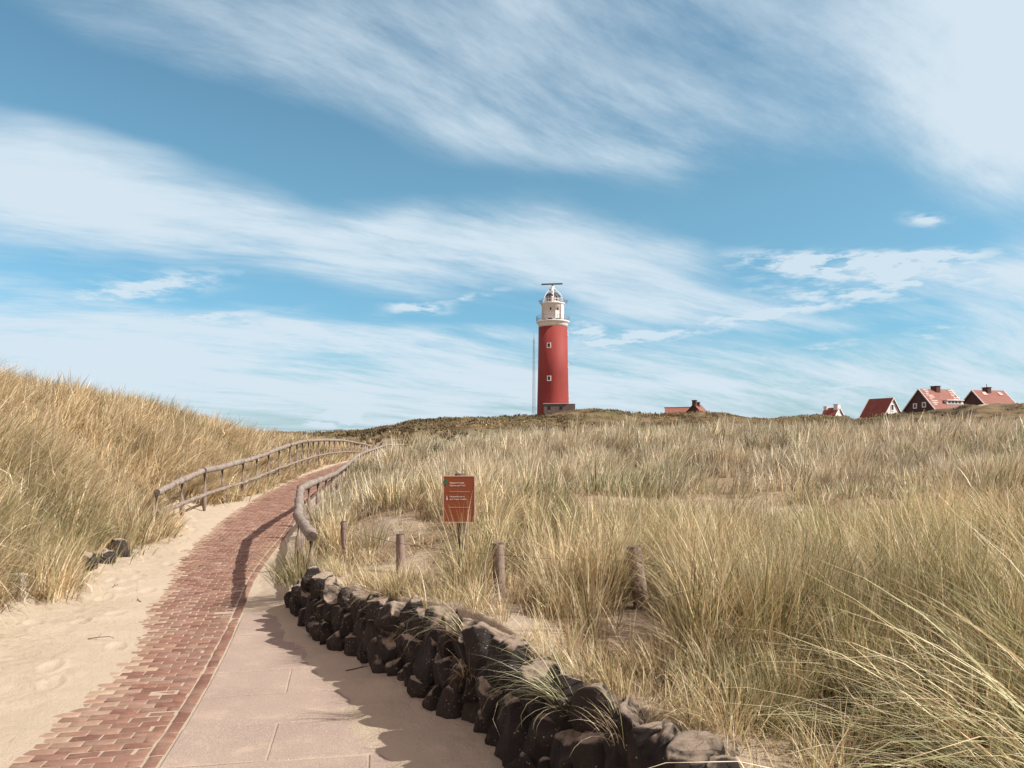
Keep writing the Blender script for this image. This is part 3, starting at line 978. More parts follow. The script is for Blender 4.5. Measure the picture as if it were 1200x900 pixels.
# right dune
g2 = join([grow('', '', 1050, 330, 1400, 2.4, 8.5, 5, False), grow('', '', 1350, 330, 1350, 8.5, 16, 5, False), grow('', '', 2900, 330, 1330, 15.5, 36, 5, False), grow('', '', 800, 560, 1500, 2.2, 4.4, 5, False),
           grow('', '', 2600, 380, 1300, 36, 80, 5, False)])
def loose():
    X, Y = scatter(150000, 340, 1300, 2.6, 16, 0)
    s = side(X, Y)
    D = grass_density(X, Y)
    k = (s > .25) & (rng.random(len(X)) < np.clip((.4 + 1.1 * D) * (1.15 - Y / 20), 0, 1) * np.clip(.5 + 2.2 * fbm(X * 1.3, Y * 1.3, 4, .6), .04, 1))
    X, Y = X[k], Y[k]
    n = len(X)
    u = rng.random((n, 1))
    col = np.where(u < .55, pick(STRAW, n), pick(BROWN, n)) * rng.uniform(.8, 1.05, (n, 1))
    return dict(x=X, y=Y, z=height(X, Y) + .003, az=rng.uniform(0, 6.28, n), tilt=rng.uniform(.5, 1.5, n), bend=rng.uniform(-.2, .5, n), L=rng.uniform(.04, .24, n),
                w=np.maximum(.004, .0008 * Y) * rng.uniform(.6, 1.2, n), col=col)


def overhang():
    """Short dry grass rooted in the sand just behind the top stones and hanging over them."""
    cs, co_ = [], []
    for i in range(150):
        s_ = rng.uniform(.2, 7.6)
        cs.append(s_); co_.append(.22 + rng.exponential(.16))
    q = np.array([wall_at(a, b)[:2] for a, b in zip(cs, co_)])
    n = len(q)
    return clumps_to_blades(q[:, 0], q[:, 1], rng.integers(10, 85, n), rng.uniform(.03, .11, n), rng.uniform(.14, .40, n), np.stack([rng.normal(-.35, .4, n), rng.normal(-.15, .3, n)], -1),
                            np.full(n, .6), rng.uniform(0, .4, n), np.full(n, .0045), .3)


def sand_straw():
    Y = rng.uniform(4.5, 16, 900); X = foot_x(Y) + rng.exponential(.35, 900)
    k = X < fL(Y) - .05
    X, Y = X[k], Y[k]; n = len(X)
    return dict(x=X, y=Y, z=height(X, Y) + .004, az=rng.uniform(0, 6.28, n), tilt=rng.uniform(1.2, 1.6, n), bend=rng.uniform(-.2, .2, n), L=rng.uniform(.03, .2, n),
                w=np.full(n, .004) * rng.uniform(.6, 1.3, n), col=np.where(rng.random((n, 1)) < .6, pick(BROWN, n), pick(STRAW, n)))


g2 = join([g2, loose(), overhang(), sand_straw()])
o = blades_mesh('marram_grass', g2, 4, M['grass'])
tag(o, 'pale tussocky marram grass with bare sandy patches on the dunes right of the path', 'grass', None, 'stuff')
print('right blades', len(g2['x']))


def heath():
    n = 16000
    X, Y = scatter(n, 300, 1320, 62, 215, 0)
    k = rng.random(n) < sstep(62, 95, Y)
    X, Y = X[k], Y[k]
    c = fbm(X * .07, Y * .07, 4)
    k = (rng.random(len(X)) < np.clip(.5 + 1.4 * c, .05, 1)) & (np.exp(-((X - 79) / 5) ** 2 - ((Y - 127) / 7) ** 2) < .3)
    X, Y, c = X[k], Y[k], c[k]
    n = len(X)
    B = clumps_to_blades(X, Y, rng.integers(7, 15, n), np.full(n, .7) * rng.uniform(.6, 1.6, n), np.clip(.5 + .6 * c, .25, 1.0), np.tile([.1, 0.], (n, 1)), np.full(n, .9),
                         np.full(n, .4), np.full(n, .2))
    m = len(B['x'])
    pal = np.array([(.15, .10, .05), (.10, .085, .035), (.20, .135, .07), (.10, .07, .038), (.30, .21, .115), (.14, .12, .05)])
    B['col'] = pick(pal, m) * np.clip(1 + 1.6 * fbm(B['x'] * .09 + 7, B['y'] * .09, 4), .4, 1.8)[:, None]
    o = blades_mesh('heath_scrub', B, 2, M['heath'])
    tag(o, 'low brown and olive heath scrub over the far hills below the lighthouse', 'scrub', None, 'stuff')


heath()


def tuft(u, v, Y, n, rad, L, wind, spread, green, wid, label, brown=.1, z=None, pal=None):
    p = P(u, v, Y)
    one = np.ones(1)
    B = clumps_to_blades(np.zeros(1), np.zeros(1), np.array([n]), one * rad, one * L, np.array([wind], float), one * spread, one * green, one * wid, brown)
    B['z'] = np.full(n, -.02) + rng.uniform(-.02, .03, n)
    if pal is not None: B['col'] = pick(np.array(pal), n)
    o = blades_mesh('grass_tuft', B, 6, M['grass'])
    o.location = p
    tag(o, label, 'grass tuft', 'single tufts along the stone wall')
    return o


PALE = [(.48, .43, .26), (.40, .38, .20), (.53, .48, .33), (.30, .29, .13)]
tuft(664, 826, 3.72, 85, .045, .52, (-1.5, .25), .5, .6, .0045, 'long pale green tuft jutting left out of the rock wall', .12, pal=PALE)
tuft(540, 742, 4.9, 60, .05, .48, (-1.7, -.1), .45, .3, .0042, 'thin dry tuft hanging left over the middle of the rock wall', .2)
tuft(545, 790, 4.7, 60, .06, .22, (-.5, -.6), .9, .0, .004, 'rusty brown tuft drooping between the middle rocks', .9)
tuft(384, 735, 7.1, 60, .07, .26, (-.3, -.8), .7, .1, .005, 'small orange-brown tuft growing from the rocks near the far end of the wall', .8)
tuft(738, 862, 3.35, 130, .09, .28, (.1, -.1), .9, .25, .0032, 'short bushy straw tuft beside the speckled black rock', .15)
tuft(880, 880, 3.1, 70, .08, .16, (-.2, -.1), .9, .3, .003, 'tiny dry tuft on bare sand at the lower edge', .2)
tuft(347, 682, 8.5, 420, .24, .62, (-.25, -.25), .6, .7, .006, 'dense green-brown tuft around the near end of the right log rail', .12)
tuft(722, 700, 5.45, 230, .13, .62, (-.12, -.05), .45, .92, .0055, 'dark green tuft just left of the leaning grey post', .05)
# tall clump close at the right edge, its leaves arching to the left across the corner
tuft(547, 702, 6.3, 280, .13, .84, (.02, -.03), .27, .5, .0055, 'light green tuft hiding the foot of the rust-red sign', .1)
tuft(520, 690, 6.6, 120, .13, .34, (.1, -.1), .7, .3, .005, 'short straw tuft left of the sign post', .15)
tuft(436, 640, 9.4, 170, .18, .42, (.15, 0), .5, .4, .007, 'olive tuft between the log rail end and the second short post', .12)
o = tuft(600 + F * 1.75 / 2.0, 1080, 2.0, 380, .30, 1.25, (-1.15, .05), .35, .75, .0082, 'tall green clump in the bottom right corner with long arching leaves', .06)
o = tuft(600 + F * 2.2 / 2.9, 960, 2.9, 420, .34, 1.15, (-1.0, .1), .35, .62, .0072, 'tall olive clump leaning left at the right edge of the picture', .06)

# ------------------------------------------------------------------ log rail fences
def resample(pts, step):
    pts = [Vector(p) for p in pts]
    out, acc = [pts[0]], 0.0
    for a, b in zip(pts[:-1], pts[1:]):
        d = (b - a).length
        t = step - acc
        while t <= d:
            out.append(a.lerp(b, t / d)); t += step
        acc = d - (t - step)
    return out


def smooth_poly(pts, n=6):
    pts = [Vector(p) for p in pts]
    out = []
    for i in range(len(pts) - 1):
        p0, p1, p2, p3 = pts[max(i - 1, 0)], pts[i], pts[i + 1], pts[min(i + 2, len(pts) - 1)]
        for k in range(n):
            t = k / n
            out.append(.5 * ((2 * p1) + (p2 - p0) * t + (2 * p0 - 5 * p1 + 4 * p2 - p3) * t * t + (3 * p1 - p0 - 3 * p2 + p3) * t ** 3))
    out.append(pts[-1])
    return out


def log_tube(pts, r, name, parent, org):
    """A peeled log: knotty, slightly uneven, with darker sawn ends."""
    pr = random.Random(int(pts[0][0] * 1000) & 0xffff)
    fine = resample(pts, .09) if (pts[0].y < 16) else resample(pts, .25)
    if (fine[-1] - pts[-1]).length > .02: fine.append(pts[-1])
    j = [Vector((pr.gauss(0, .006), pr.gauss(0, .006), pr.gauss(0, .006))) for _ in fine]
    rad = []
    kn = 0
    for i in range(len(fine)):
        kn = kn * .6 + pr.gauss(0, .05)
        rad.append(r * (1 + kn))
    mb = MB().tube([p + q - org for p, q in zip(fine, j)], rad, 14, True, .02)
    o = mb.build(name, M['log'], parent, True)
    o.data.materials.append(M['end_grain'])
    for p in o.data.polygons:
        if len(p.vertices) > 5: p.material_index = 1
    return o


def rail_fence(name, label, pix, posts_at, low_gap, logs_r):
    top = [P(*q) for q in pix]
    org = Vector((top[2].x, top[2].y, hz(top[2].x, top[2].y)))
    t = thing(name, label, 'fence', org, 0, 'log rail fences beside the path')
    i = 0
    while i < len(top) - 1:
        j = min(i + 2, len(top) - 1)
        a = [top[k] for k in range(i, j + 1)]
        d0 = (a[0] - a[1]).normalized() * .03
        a[0] = a[0] + d0 + Vector((0, 0, random.uniform(-.012, .012)))
        a[-1] = a[-1] + Vector((random.uniform(-.015, .015), 0, random.uniform(-.012, .012)))
        log_tube(a, logs_r * random.uniform(.94, 1.06), 'rail', t, org)
        i = j
    proto = None
    for q in posts_at:
        g = hz(q.x, q.y)
        hgt = max(.3, q.z - g)
        if proto is None:
            mb = MB().tube([(0, 0, -.35), (.004, 0, .15), (-.004, .003, .5), (0, 0, .99)], [.054, .052, .05, .05], 12, True, .04)
            proto = mb.build('post', M['post'], t, True)
            c = proto
        else:
            c = copy_part(proto, t)
        c.location = Vector((q.x, q.y + .02, g)) - org
        c.rotation_euler = (random.uniform(-.02, .02), random.uniform(-.02, .02), random.uniform(0, 6))
        c.scale = (1, 1, hgt)
    k = 0
    ps = [Vector(q) for q in posts_at]
    while k < len(ps) - 1:
        m = min(k + 2, len(ps) - 1)
        seg = []
        for q in ps[k:m + 1]:
            g = hz(q.x, q.y)
            seg.append(Vector((q.x + .05, q.y - .05, g + (q.z - g) * low_gap)))
        log_tube(seg, .042, 'lower_rail', t, org)
        k = m
    return t


LT = [P(*q) for q in LRAIL]
lposts = LT[0:8] + resample([LT[8]] + LT[9:], 1.75)
rail_fence('rail_fence', 'long grey log rail fence climbing beside the left dune', LRAIL, lposts, .42, .068)
RT = [P(*q) for q in RRAIL]
rposts = [RT[0].lerp(RT[1], .12), RT[1].lerp(RT[2], .06)] + resample([RT[2].lerp(RT[3], .25)] + RT[3:], 1.55)
rail_fence('rail_fence', 'curving log rail fence with a sawn end on the right of the path', RRAIL, rposts, .35, .06)

# tiny fence on the far skyline
fp = [P(u, v, 172) for u, v in ((352, 505.5), (362, 505), (372, 504.7), (382, 504.3), (392, 503.8), (404, 503))]
org = Vector((fp[0].x, fp[0].y, hz(fp[0].x, fp[0].y)))
t = thing('rail_fence', 'tiny distant fence of thin posts on the skyline left of the hill', 'fence', org)
mb = MB().tube([p - org for p in resample(fp, .8)], .05, 5)
mb.build('rail', M['post'], t)
pp = None
for q in resample(fp, 1.15):
    g = min(hz(q.x, q.y), q.z - .6)
    if pp is None:
        pp = MB().box((0, 0, .4), (.11, .11, 1.2)).build('post', M['post'], t); c = pp
    else:
        c = copy_part(pp, t)
    c.location = Vector((q.x, q.y, q.z - .95)) - org

# ------------------------------------------------------------------ wooden posts, wire, marker, sign
def short_post(u_top, v_top, u_b, v_b, Y, r, label):
    a, b = P(u_top, v_top, Y), P(u_b, v_b, Y)
    g = hz(b.x, b.y); b.z = min(g, b.z + .1)
    t = thing('wooden_post', label, 'post', b, 0, 'short wooden posts above the stone wall')
    d = a - b
    n = 12
    pts = [Vector((0, 0, -.25)) - d.normalized() * .02] + [d * (k / n) for k in range(n + 1)]
    o = MB().tube(pts, [r * 1.06] * 3 + [r * random.uniform(.97, 1.04) for _ in range(n - 2)] + [r * .93], 18, False, .025).build('shaft', M['post'], t, True)
    m2 = MB().tube([d * .985, d, d + Vector((0, 0, .004))], [r * .95, r * .93, r * .8], 18, True, .02).build('sawn_top', M['end_grain'], t)
    return a


pa = short_post(403, 611, 404, 655, 10.5, .046, 'thin short post among grass just right of the log rail end')
pb = short_post(469.5, 626, 470, 673, 8.0, .05, 'short round post standing in bare sand, second from the log rail')
pc = short_post(584, 636.5, 585, 692, 6.5, .052, 'short round brown post right of the rust-red sign')
pd = short_post(743, 641, 752, 716, 5.3, .052, 'thick grey weathered post leaning left above the rocks')
pe = P(1190, 735, 4.3)


def sag(a, b, s, n=20):
    return [a.lerp(b, k / n) - Vector((0, 0, s * 4 * (k / n) * (1 - k / n))) for k in range(n + 1)]


dn = Vector((0, -.05, -.09))
w = sag(pa + dn, pb + dn, .01) + sag(pb + dn, pc + dn, .012)[1:] + sag(pc + dn, pd + dn, .012)[1:] + sag(pd + dn, pe, .03)[1:]
o = MB().tube(w, .0022, 5).build('fence_wire', M['wire'])
tag(o, 'thin dark wire strung from post to post through the grass', 'wire')

# white marker at the foot of the left dune
mp = P(22, 702, 8.05)
t = thing('marker_post', 'small white marker post half hidden in grass by the left sand', 'post', (mp.x, mp.y, hz(mp.x, mp.y)))
MB().box((0, 0, .10), (.11, .09, .30)).build('shaft', M['marker'], t, bevel=.008)
MB().box((0, 0, .2625), (.125, .105, .025)).build('cap', M['marker'], t, bevel=.006)
MB().box((.03, -.0465, .13), (.022, .003, .10)).build('slot', M['dark_opening'], t)


def text_mesh(s, size, mat, parent, loc, name='lettering', align='LEFT'):
    cu = bpy.data.curves.new(name, 'FONT')
    cu.body = s; cu.size = size; cu.align_x = align; cu.extrude = .0006; cu.offset = .0007
    ob = bpy.data.objects.new(name, cu)
    COL.objects.link(ob)
    dg = bpy.context.evaluated_depsgraph_get()
    me = bpy.data.meshes.new_from_object(ob.evaluated_get(dg))
    bpy.data.objects.remove(ob)
    me.materials.clear(); me.materials.append(mat)
    o = put(bpy.data.objects.new(name, me), parent)
    o.location = loc; o.rotation_euler = (R(90), 0, 0)
    return o


def sign():
    Y = 6.9
    w, h = 35.5 / F * Y, 53.0 / F * Y
    c = P(538, 585, Y)
    g = hz(c.x + .03, c.y + .06)
    t = thing('info_sign', 'rust-red information sign with pale lettering on a wooden post in the grass', 'sign', (c.x, c.y, g), R(-4))
    zc = c.z - g
    MB().tube([(.035, .075, -.3), (.03, .075, .4), (0, .075, zc + h / 2 + .025)], [.05, .048, .048], 14, True, .02).build('post', M['shadedpost'], t, True)
    MB().box((0, 0, zc), (w, .02, h)).build('panel', M['sign'], t)
    ed = MB()
    ed.box((0, 0, zc + h / 2 + .004), (w + .016, .024, .008)); ed.box((w / 2 + .004, 0, zc), (.008, .024, h))
    ed.box((-w / 2 - .004, 0, zc), (.008, .024, h)); ed.box((0, 0, zc - h / 2 - .004), (w + .016, .024, .008))
    ed.build('lit_edges', M['litedge'], t)
    x0, zt = -w / 2 + .052, zc + h / 2
    f = -.0112
    text_mesh('Natuurreservaat', .0195, M['lettering'], t, (x0, f, zt - .062))
    text_mesh('Duinen van Texel', .0195, M['lettering'], t, (x0, f, zt - .086))
    MB().box((x0 + .09, f - .0006, zt - .135), (.19, .0012, .0022)).build('dividing_line', M['lettering'], t)
    text_mesh('Vrij wandelen alleen', .0165, M['lettering'], t, (x0, f, zt - .185))
    text_mesh('op de wegen en paden', .0165, M['lettering'], t, (x0, f, zt - .207))
    MB().box((x0 + .09, f - .0006, zt - .275), (.19, .0012, .0022)).build('dividing_line', M['lettering'], t)
    pc_ = MB()
    xw, zw = -w / 2 + .028, zt - .195
    pc_.add([(xw - .009, f - .001, zw - .016), (xw - .003, f - .001, zw - .016), (xw, f - .001, zw - .006), (xw + .004, f - .001, zw - .016), (xw + .010, f - .001, zw - .016), (xw + .004, f - .001, zw + .012), (xw - .004, f - .001, zw + .012)],
            [(0, 1, 2, 6), (2, 3, 4, 5), (2, 5, 6)])
    pc_.add([(xw + .005 * math.cos(a * .628), f - .001, zw + .019 + .005 * math.sin(a * .628)) for a in range(10)], [tuple(range(10))])
    pc_.build('walker_pictogram', M['lettering'], t)
    gm = MB()
    n = 20
    vs = [(-w / 2 + .014 + .0225 * math.cos(2 * math.pi * a / n), y, zt - .052 + .0225 * math.sin(2 * math.pi * a / n)) for y in (-.0145, -.0105) for a in range(n)]
    gm.add(vs, [tuple(range(n)), tuple(range(2 * n - 1, n - 1, -1))] + [(k, (k + 1) % n, n + (k + 1) % n, n + k) for k in range(n)])
    gm.build('green_roundel', M['green'], t)


sign()

# a few dry twigs lying about on the sand
for (u, v, Y, L, a, lab) in ((103, 830 - 70, 6.9, .22, .1, 'thin dry twig lying on the smooth left sand'), (165, 712, 8.6, .16, 2.4, 'short curved twig near the left edge of the bricks'),
                            (405, 782, 6.0, .3, .35, 'dry stalk lying on shaded sand under the rock wall'), (132, 692, 9.2, .14, 1.7, 'dark twig standing out of the left sand bank')):
    q = P(u, v, Y); g = hz(q.x, q.y)
    d = Vector((math.cos(a), math.sin(a), .05)) * L
    mb = MB().tube([(0, 0, .004), d * .4 + Vector((0, 0, .012)), d * .75 + Vector((.01, .02, .008)), d + Vector((0, .01, -.01))], [.005, .004, .003, .002], 6)
    mb.tube([d * .4 + Vector((0, 0, .012)), d * .55 + Vector((-.03, .05, .03))], [.003, .0015], 5)
    o = mb.build('twig', M['twig'])
    o.location = (q.x, q.y, g)
    tag(o, lab, 'twig')

# ------------------------------------------------------------------ lighthouse
def lighthouse():
    D = 200.0
    c = P(648, 484, D)
    sc_ = D / F
    zz = lambda v: EYE + (HV - v) * sc_ - c.z
    t = thing('lighthouse', 'tall red round lighthouse with white lantern house and galleries on the dune', 'lighthouse', c)
    rb, rt = 18.7 * sc_, 16.9 * sc_
    prof = [(rb, -3), (rb, zz(484)), (rb - (rb - rt) * .55, zz(440)), (rt, zz(384))]
    MB().lathe(prof, 96).build('tower', M['red'], t, True)
    # corbelled white band below the gallery
    MB().lathe([(rt + .02, zz(384)), (rt + .05, zz(381)), (rt + .30, zz(379.4)), (rt + .55, zz(378.4)), (rt + .60, zz(377.9)), (rt + .60, zz(377.2))], 96).build('white_band', M['white'], t, True)
    MB().lathe([(13.4 * sc_, zz(377.3)), (13.2 * sc_, zz(358.5)), (13.6 * sc_, zz(358)), (14.6 * sc_, zz(357.0)), (14.6 * sc_, zz(356))], 96).build('lantern_house', M['cream'], t, True)

    def railing(r, z0, h, n, name):
        mb = MB()
        for k in range(n):
            a = 2 * math.pi * k / n
            mb.tube([(r * math.cos(a), r * math.sin(a), z0), (r * math.cos(a), r * math.sin(a), z0 + h)], .04, 5)
        for hh in (.35, .68, 1.0):
            ring = [(r * math.cos(2 * math.pi * k / 60), r * math.sin(2 * math.pi * k / 60), z0 + h * hh) for k in range(61)]
            mb.tube(ring, .035, 5, False)
        mb.build(name, M['steel'], t)
    railing(rt + .55, zz(377.2), 1.35, 28, 'gallery_railing')
    railing(14.3 * sc_, zz(356), 1.0, 24, 'gallery_railing')
    # glazed lantern with its dark cap
    lr = 8.3 * sc_
    MB().lathe([(lr * 1.02, zz(356)), (lr * 1.02, zz(354.4))], 32).build('lantern_base', M['white'], t)
    MB().lathe([(lr * .9, zz(354.4)), (lr * .9, zz(348))], 16).build('lantern_glass', M['glass'], t)
    mb = MB()
    for k in range(12):
        a = 2 * math.pi * (k + .5) / 12
        mb.tube([(lr * .94 * math.cos(a), lr * .94 * math.sin(a), zz(354.4)), (lr * .94 * math.cos(a), lr * .94 * math.sin(a), zz(347.6))], .10, 6)
    for v in (354.2, 351, 348):
        mb.tube([(lr * .94 * math.cos(2 * math.pi * k / 32), lr * .94 * math.sin(2 * math.pi * k / 32), zz(v)) for k in range(33)], .10, 5, False)
    mb.build('glazing_bars', M['white'], t)
    MB().lathe([(lr * 1.1, zz(348)), (lr * 1.08, zz(347.2)), (lr * .9, zz(345.2)), (lr * .6, zz(343.6)), (lr * .25, zz(342.6)), (.05, zz(342.3))], 40).build('dome', M['darksteel'], t, True)
    # cage of curved ribs carrying the radar platform
    for k in range(6):
        a = 2 * math.pi * (k + .25) / 6 + R(-105)
        pts = []
        for r_, v in ((13.2, 356), (11.8, 350), (9.6, 345.5), (6.4, 342), (3.2, 339.6)):
            pts.append((r_ * sc_ * math.cos(a), r_ * sc_ * math.sin(a), zz(v)))
        MB().tube(smooth_poly(pts, 4), .10, 6).build('cage_rib', M['white'], t)
    fc = -14 * sc_ * .75
    MB().tube([(-1.0 * sc_, -9.0 * sc_, zz(356)), (-1.0 * sc_, -6.6 * sc_, zz(347)), (-1 * sc_, -1.6 * sc_, zz(338.5))], .42, 10).build('mast_leg', M['white'], t)
    MB().lathe([(3.6 * sc_, zz(340)), (3.9 * sc_, zz(339.4)), (3.9 * sc_, zz(338.6)), (2.4 * sc_, zz(338)), (2.2 * sc_, zz(336)), (1.4 * sc_, zz(335.4))], 24, (-.6 * sc_, 0, 0)).build('radar_platform', M['cream'], t)
    MB().lathe([(1.0 * sc_, zz(335.4)), (.9 * sc_, zz(333.4))], 16, (-.6 * sc_, 0, 0)).build('radar_motor', M['darksteel'], t)
    rm = MB()
    for s in (-1, 1):
        rm.box((s * 6.25 * sc_, 0, 0), (12.5 * sc_, .35, .34))
    rd = rm.build('radar_arm', M['darksteel'], t)
    rd.location = (-1.2 * sc_, 0, zz(332.9)); rd.rotation_euler = (0, R(-3.2), R(8))

    def on_wall(r, deg):
        a = R(deg) - math.pi / 2
        return r * math.cos(a), r * math.sin(a), a + math.pi / 2

    def window(deg, v, w, h, r, name='window'):
        x, y, rz = on_wall(r, deg)
        f = MB()
        f.box((-w / 2 + .11, 0, 0), (.22, .3, h)); f.box((w / 2 - .11, 0, 0), (.22, .3, h))
        f.box((0, -.002, h / 2 - .11), (w - .44, .3, .22)); f.box((0, -.002, -h / 2 + .13), (w - .44, .34, .26))
        o = f.build(name, M['white'], t)
        o.location = (x, y, zz(v)); o.rotation_euler = (0, 0, rz)
        MB().box((0, .02, 0), (w - .44, .16, h - .4)).build('pane', M['dark_opening'], o)
    rv = lambda v: np.interp(v, [384, 440, 484], [rt, rb - (rb - rt) * .55, rb])
    for deg, v in ((-18.5, 406.8), (-17.5, 444.8), (78, 391), (80, 429), (80, 467)):
        window(deg, v, 4.6 * sc_, 6.2 * sc_, float(rv(v)))
    hr = 13.25 * sc_
    for deg, v, w, h in ((-15, 364, .34, .62), (22, 364, .34, .62), (60, 364, .34, .62), (-18, 376, 1.15, .45), (23, 376, 1.2, .45), (-52, 376, .8, .4)):
        x, y, rz = on_wall(hr, deg)
        o = MB().box((0, 0, 0), (w, .2, h)).build('small_window', M['dark_opening'], t)
        o.location = (x, y, zz(v)); o.rotation_euler = (0, 0, rz)
    x, y, rz = on_wall(hr, 18)
    o = MB().box((0, 0, 0), (1.05, .3, 2.0)).build('door', M['white'], t)
    o.location = (x, y, zz(370.5)); o.rotation_euler = (0, 0, rz)
    x, y, rz = on_wall(hr, 50)
    o = MB().box((0, 0, 0), (1.0, .3, 3.6)).build('panel', M['white'], t)
    o.location = (x, y, zz(366.5)); o.rotation_euler = (0, 0, rz)
    for s in (-1, 1):                                       # lamps on brackets beside the lantern gallery
        mb = MB().tube([(s * 13.5 * sc_, -1, zz(356.5)), (s * 15.8 * sc_, -1, zz(356.5)), (s * 15.8 * sc_, -1, zz(354))], .08, 6)
        mb.box((s * 15.8 * sc_, -1, zz(353.6)), (.4, .4, .4))
        mb.build('bracket_lamp', M['steel'], t)
    # low stone annexe at the foot of the tower
    b0 = P(650.5, 484, 194)
    t2 = thing('stone_annexe', 'low dark stone building with pale flat roof at the lighthouse foot', 'building', b0)
    MB().box((0, 0, .55), (5.7, 3.4, 3.3)).build('wall', M['stone'], t2)
    MB().box((0, 0, 2.29), (6.1, 3.8, .18)).build('roof', M['concrete_roof'], t2)
    for dx in (-1.6, 1.4):
        o = MB().box((dx, -1.71, 1.2), (.7, .06, .8)).build('window', M['dark_opening'], t2)
    b1 = P(668, 480, 196)
    t3 = thing('garden_wall', 'short low stone wall right of the lighthouse foot', 'wall', b1)
    MB().box((0, 0, .2), (2.6, .4, 2.4)).build('masonry', M['stone'], t3)
    MB().box((0, 0, 1.45), (2.8, .55, .12)).build('coping', M['concrete_roof'], t3)


lighthouse()


def lattice_mast():
    D = 203.0
    b = P(625.6, 486, D); top = P(625.6, 397, D)
    t = thing('lattice_mast', 'thin grey steel lattice mast left of the lighthouse', 'mast', b)
    H = top.z - b.z
    n = 30
    rad = lambda s: .46 - .24 * s
    ang = [R(90 + 120 * k) for k in range(3)]
    pt = lambda k, s: Vector((rad(s) * math.cos(ang[k]), rad(s) * math.sin(ang[k]), H * s))
    for k in range(3):
        MB().tube([pt(k, -.05), pt(k, 1)], .036, 6).build('leg', M['palesteel'], t)
    mb = MB()
    for i in range(n):
        for k in range(3):
            k2 = (k + 1) % 3
            mb.tube([pt(k, i / n), pt(k2, i / n)], .014, 4)
            mb.tube([pt(k if i % 2 else k2, i / n), pt(k2 if i % 2 else k, (i + 1) / n)], .014, 4)
    mb.build('bracing', M['palesteel'], t)
    MB().tube([(0, 0, H), (0, 0, H + 1.2)], .04, 5).build('aerial', M['steel'], t)


lattice_mast()

# ------------------------------------------------------------------ houses
def gable_house(label, group, apex, ridge_dir, Lr, hw, rh, wall_m, roof_m, verge_m, wall_h=2.6, name='brick_house', cat='house'):
    """apex: the near gable's peak; ridge runs from it along ridge_dir (degrees from +X). Local x = along the ridge, y = across."""
    a = R(ridge_dir)
    o0 = Vector((apex[0], apex[1], apex[2] - rh - wall_h))
    t = thing(name, label, cat, o0, a, group)
    H, W = rh + wall_h, hw
    mb = MB()
    prof = [(-W, -3), (W, -3), (W, wall_h), (0, H - .12), (-W, wall_h)]
    vs = [(x, y, z) for x in (0, Lr) for y, z in prof]
    mb.add(vs, [(0, 1, 2, 3, 4)[::-1], (5, 6, 7, 8, 9), (0, 1, 6, 5), (1, 2, 7, 6), (4, 0, 5, 9)])
    mb.build('wall', wall_m, t)
    sl = math.hypot(W, rh)
    for s in (-1, 1):
        rb = MB()
        e = .35                                             # eaves overhang
        ey, ez = s * (W + e), wall_h - e * rh / W
        th = .16
        vs = [(-.25, 0, H), (Lr + .25, 0, H), (Lr + .25, ey, ez), (-.25, ey, ez)]
        vs += [(x, y, z - th) for x, y, z in vs]
        rb.add(vs, [(0, 1, 2, 3), (7, 6, 5, 4), (0, 4, 5, 1), (1, 5, 6, 2), (2, 6, 7, 3), (3, 7, 4, 0)])
        rb.build('roof', roof_m, t, uvf=lambda co: (co.x, math.hypot(co.y, H - co.z)))
        for x in (-.30, Lr + .30):
            vb = MB()
            q = []
            for dx in (-.06, .06):
                q += [(x + dx, 0, H + .06), (x + dx, s * (W + e), ez + .06), (x + dx, s * (W + e), ez - .20), (x + dx, 0, H - .20)]
            vb.add(q, [(0, 1, 2, 3), (7, 6, 5, 4), (0, 4, 5, 1), (1, 5, 6, 2), (2, 6, 7, 3), (3, 7, 4, 0)])
            vb.build('bargeboard', verge_m, t)
    return t, H


def gable_window(t, y, z, w, h, x=-.02):
    f = MB()
    f.box((x, y - w / 2 + .09, z), (.16, .18, h)); f.box((x, y + w / 2 - .09, z), (.16, .18, h))
    f.box((x - .002, y, z + h / 2 - .09), (.16, w - .36, .18)); f.box((x - .002, y, z - h / 2 + .09), (.16, w - .36, .18))
    o = f.build('window', M['white'], t)
    MB().box((x + .04, y, z), (.06, w - .36, h - .36)).build('pane', M['glass'], o)


def chimney(t, x, y, z0, z1, w, d, mat, pots=2):
    o = MB().box((x, y, (z0 + z1) / 2), (w, d, z1 - z0)).build('chimney', mat, t)
    MB().box((x, y, z1 + .07), (w + .2, d + .2, .14)).build('chimney_cap', mat, o)
    for k in range(pots):
        MB().lathe([(.13, z1 + .14), (.11, z1 + .5)], 10, (x, y + (k - (pots - 1) / 2) * .45, 0)).build('chimney_pot', M['chimney'], o)


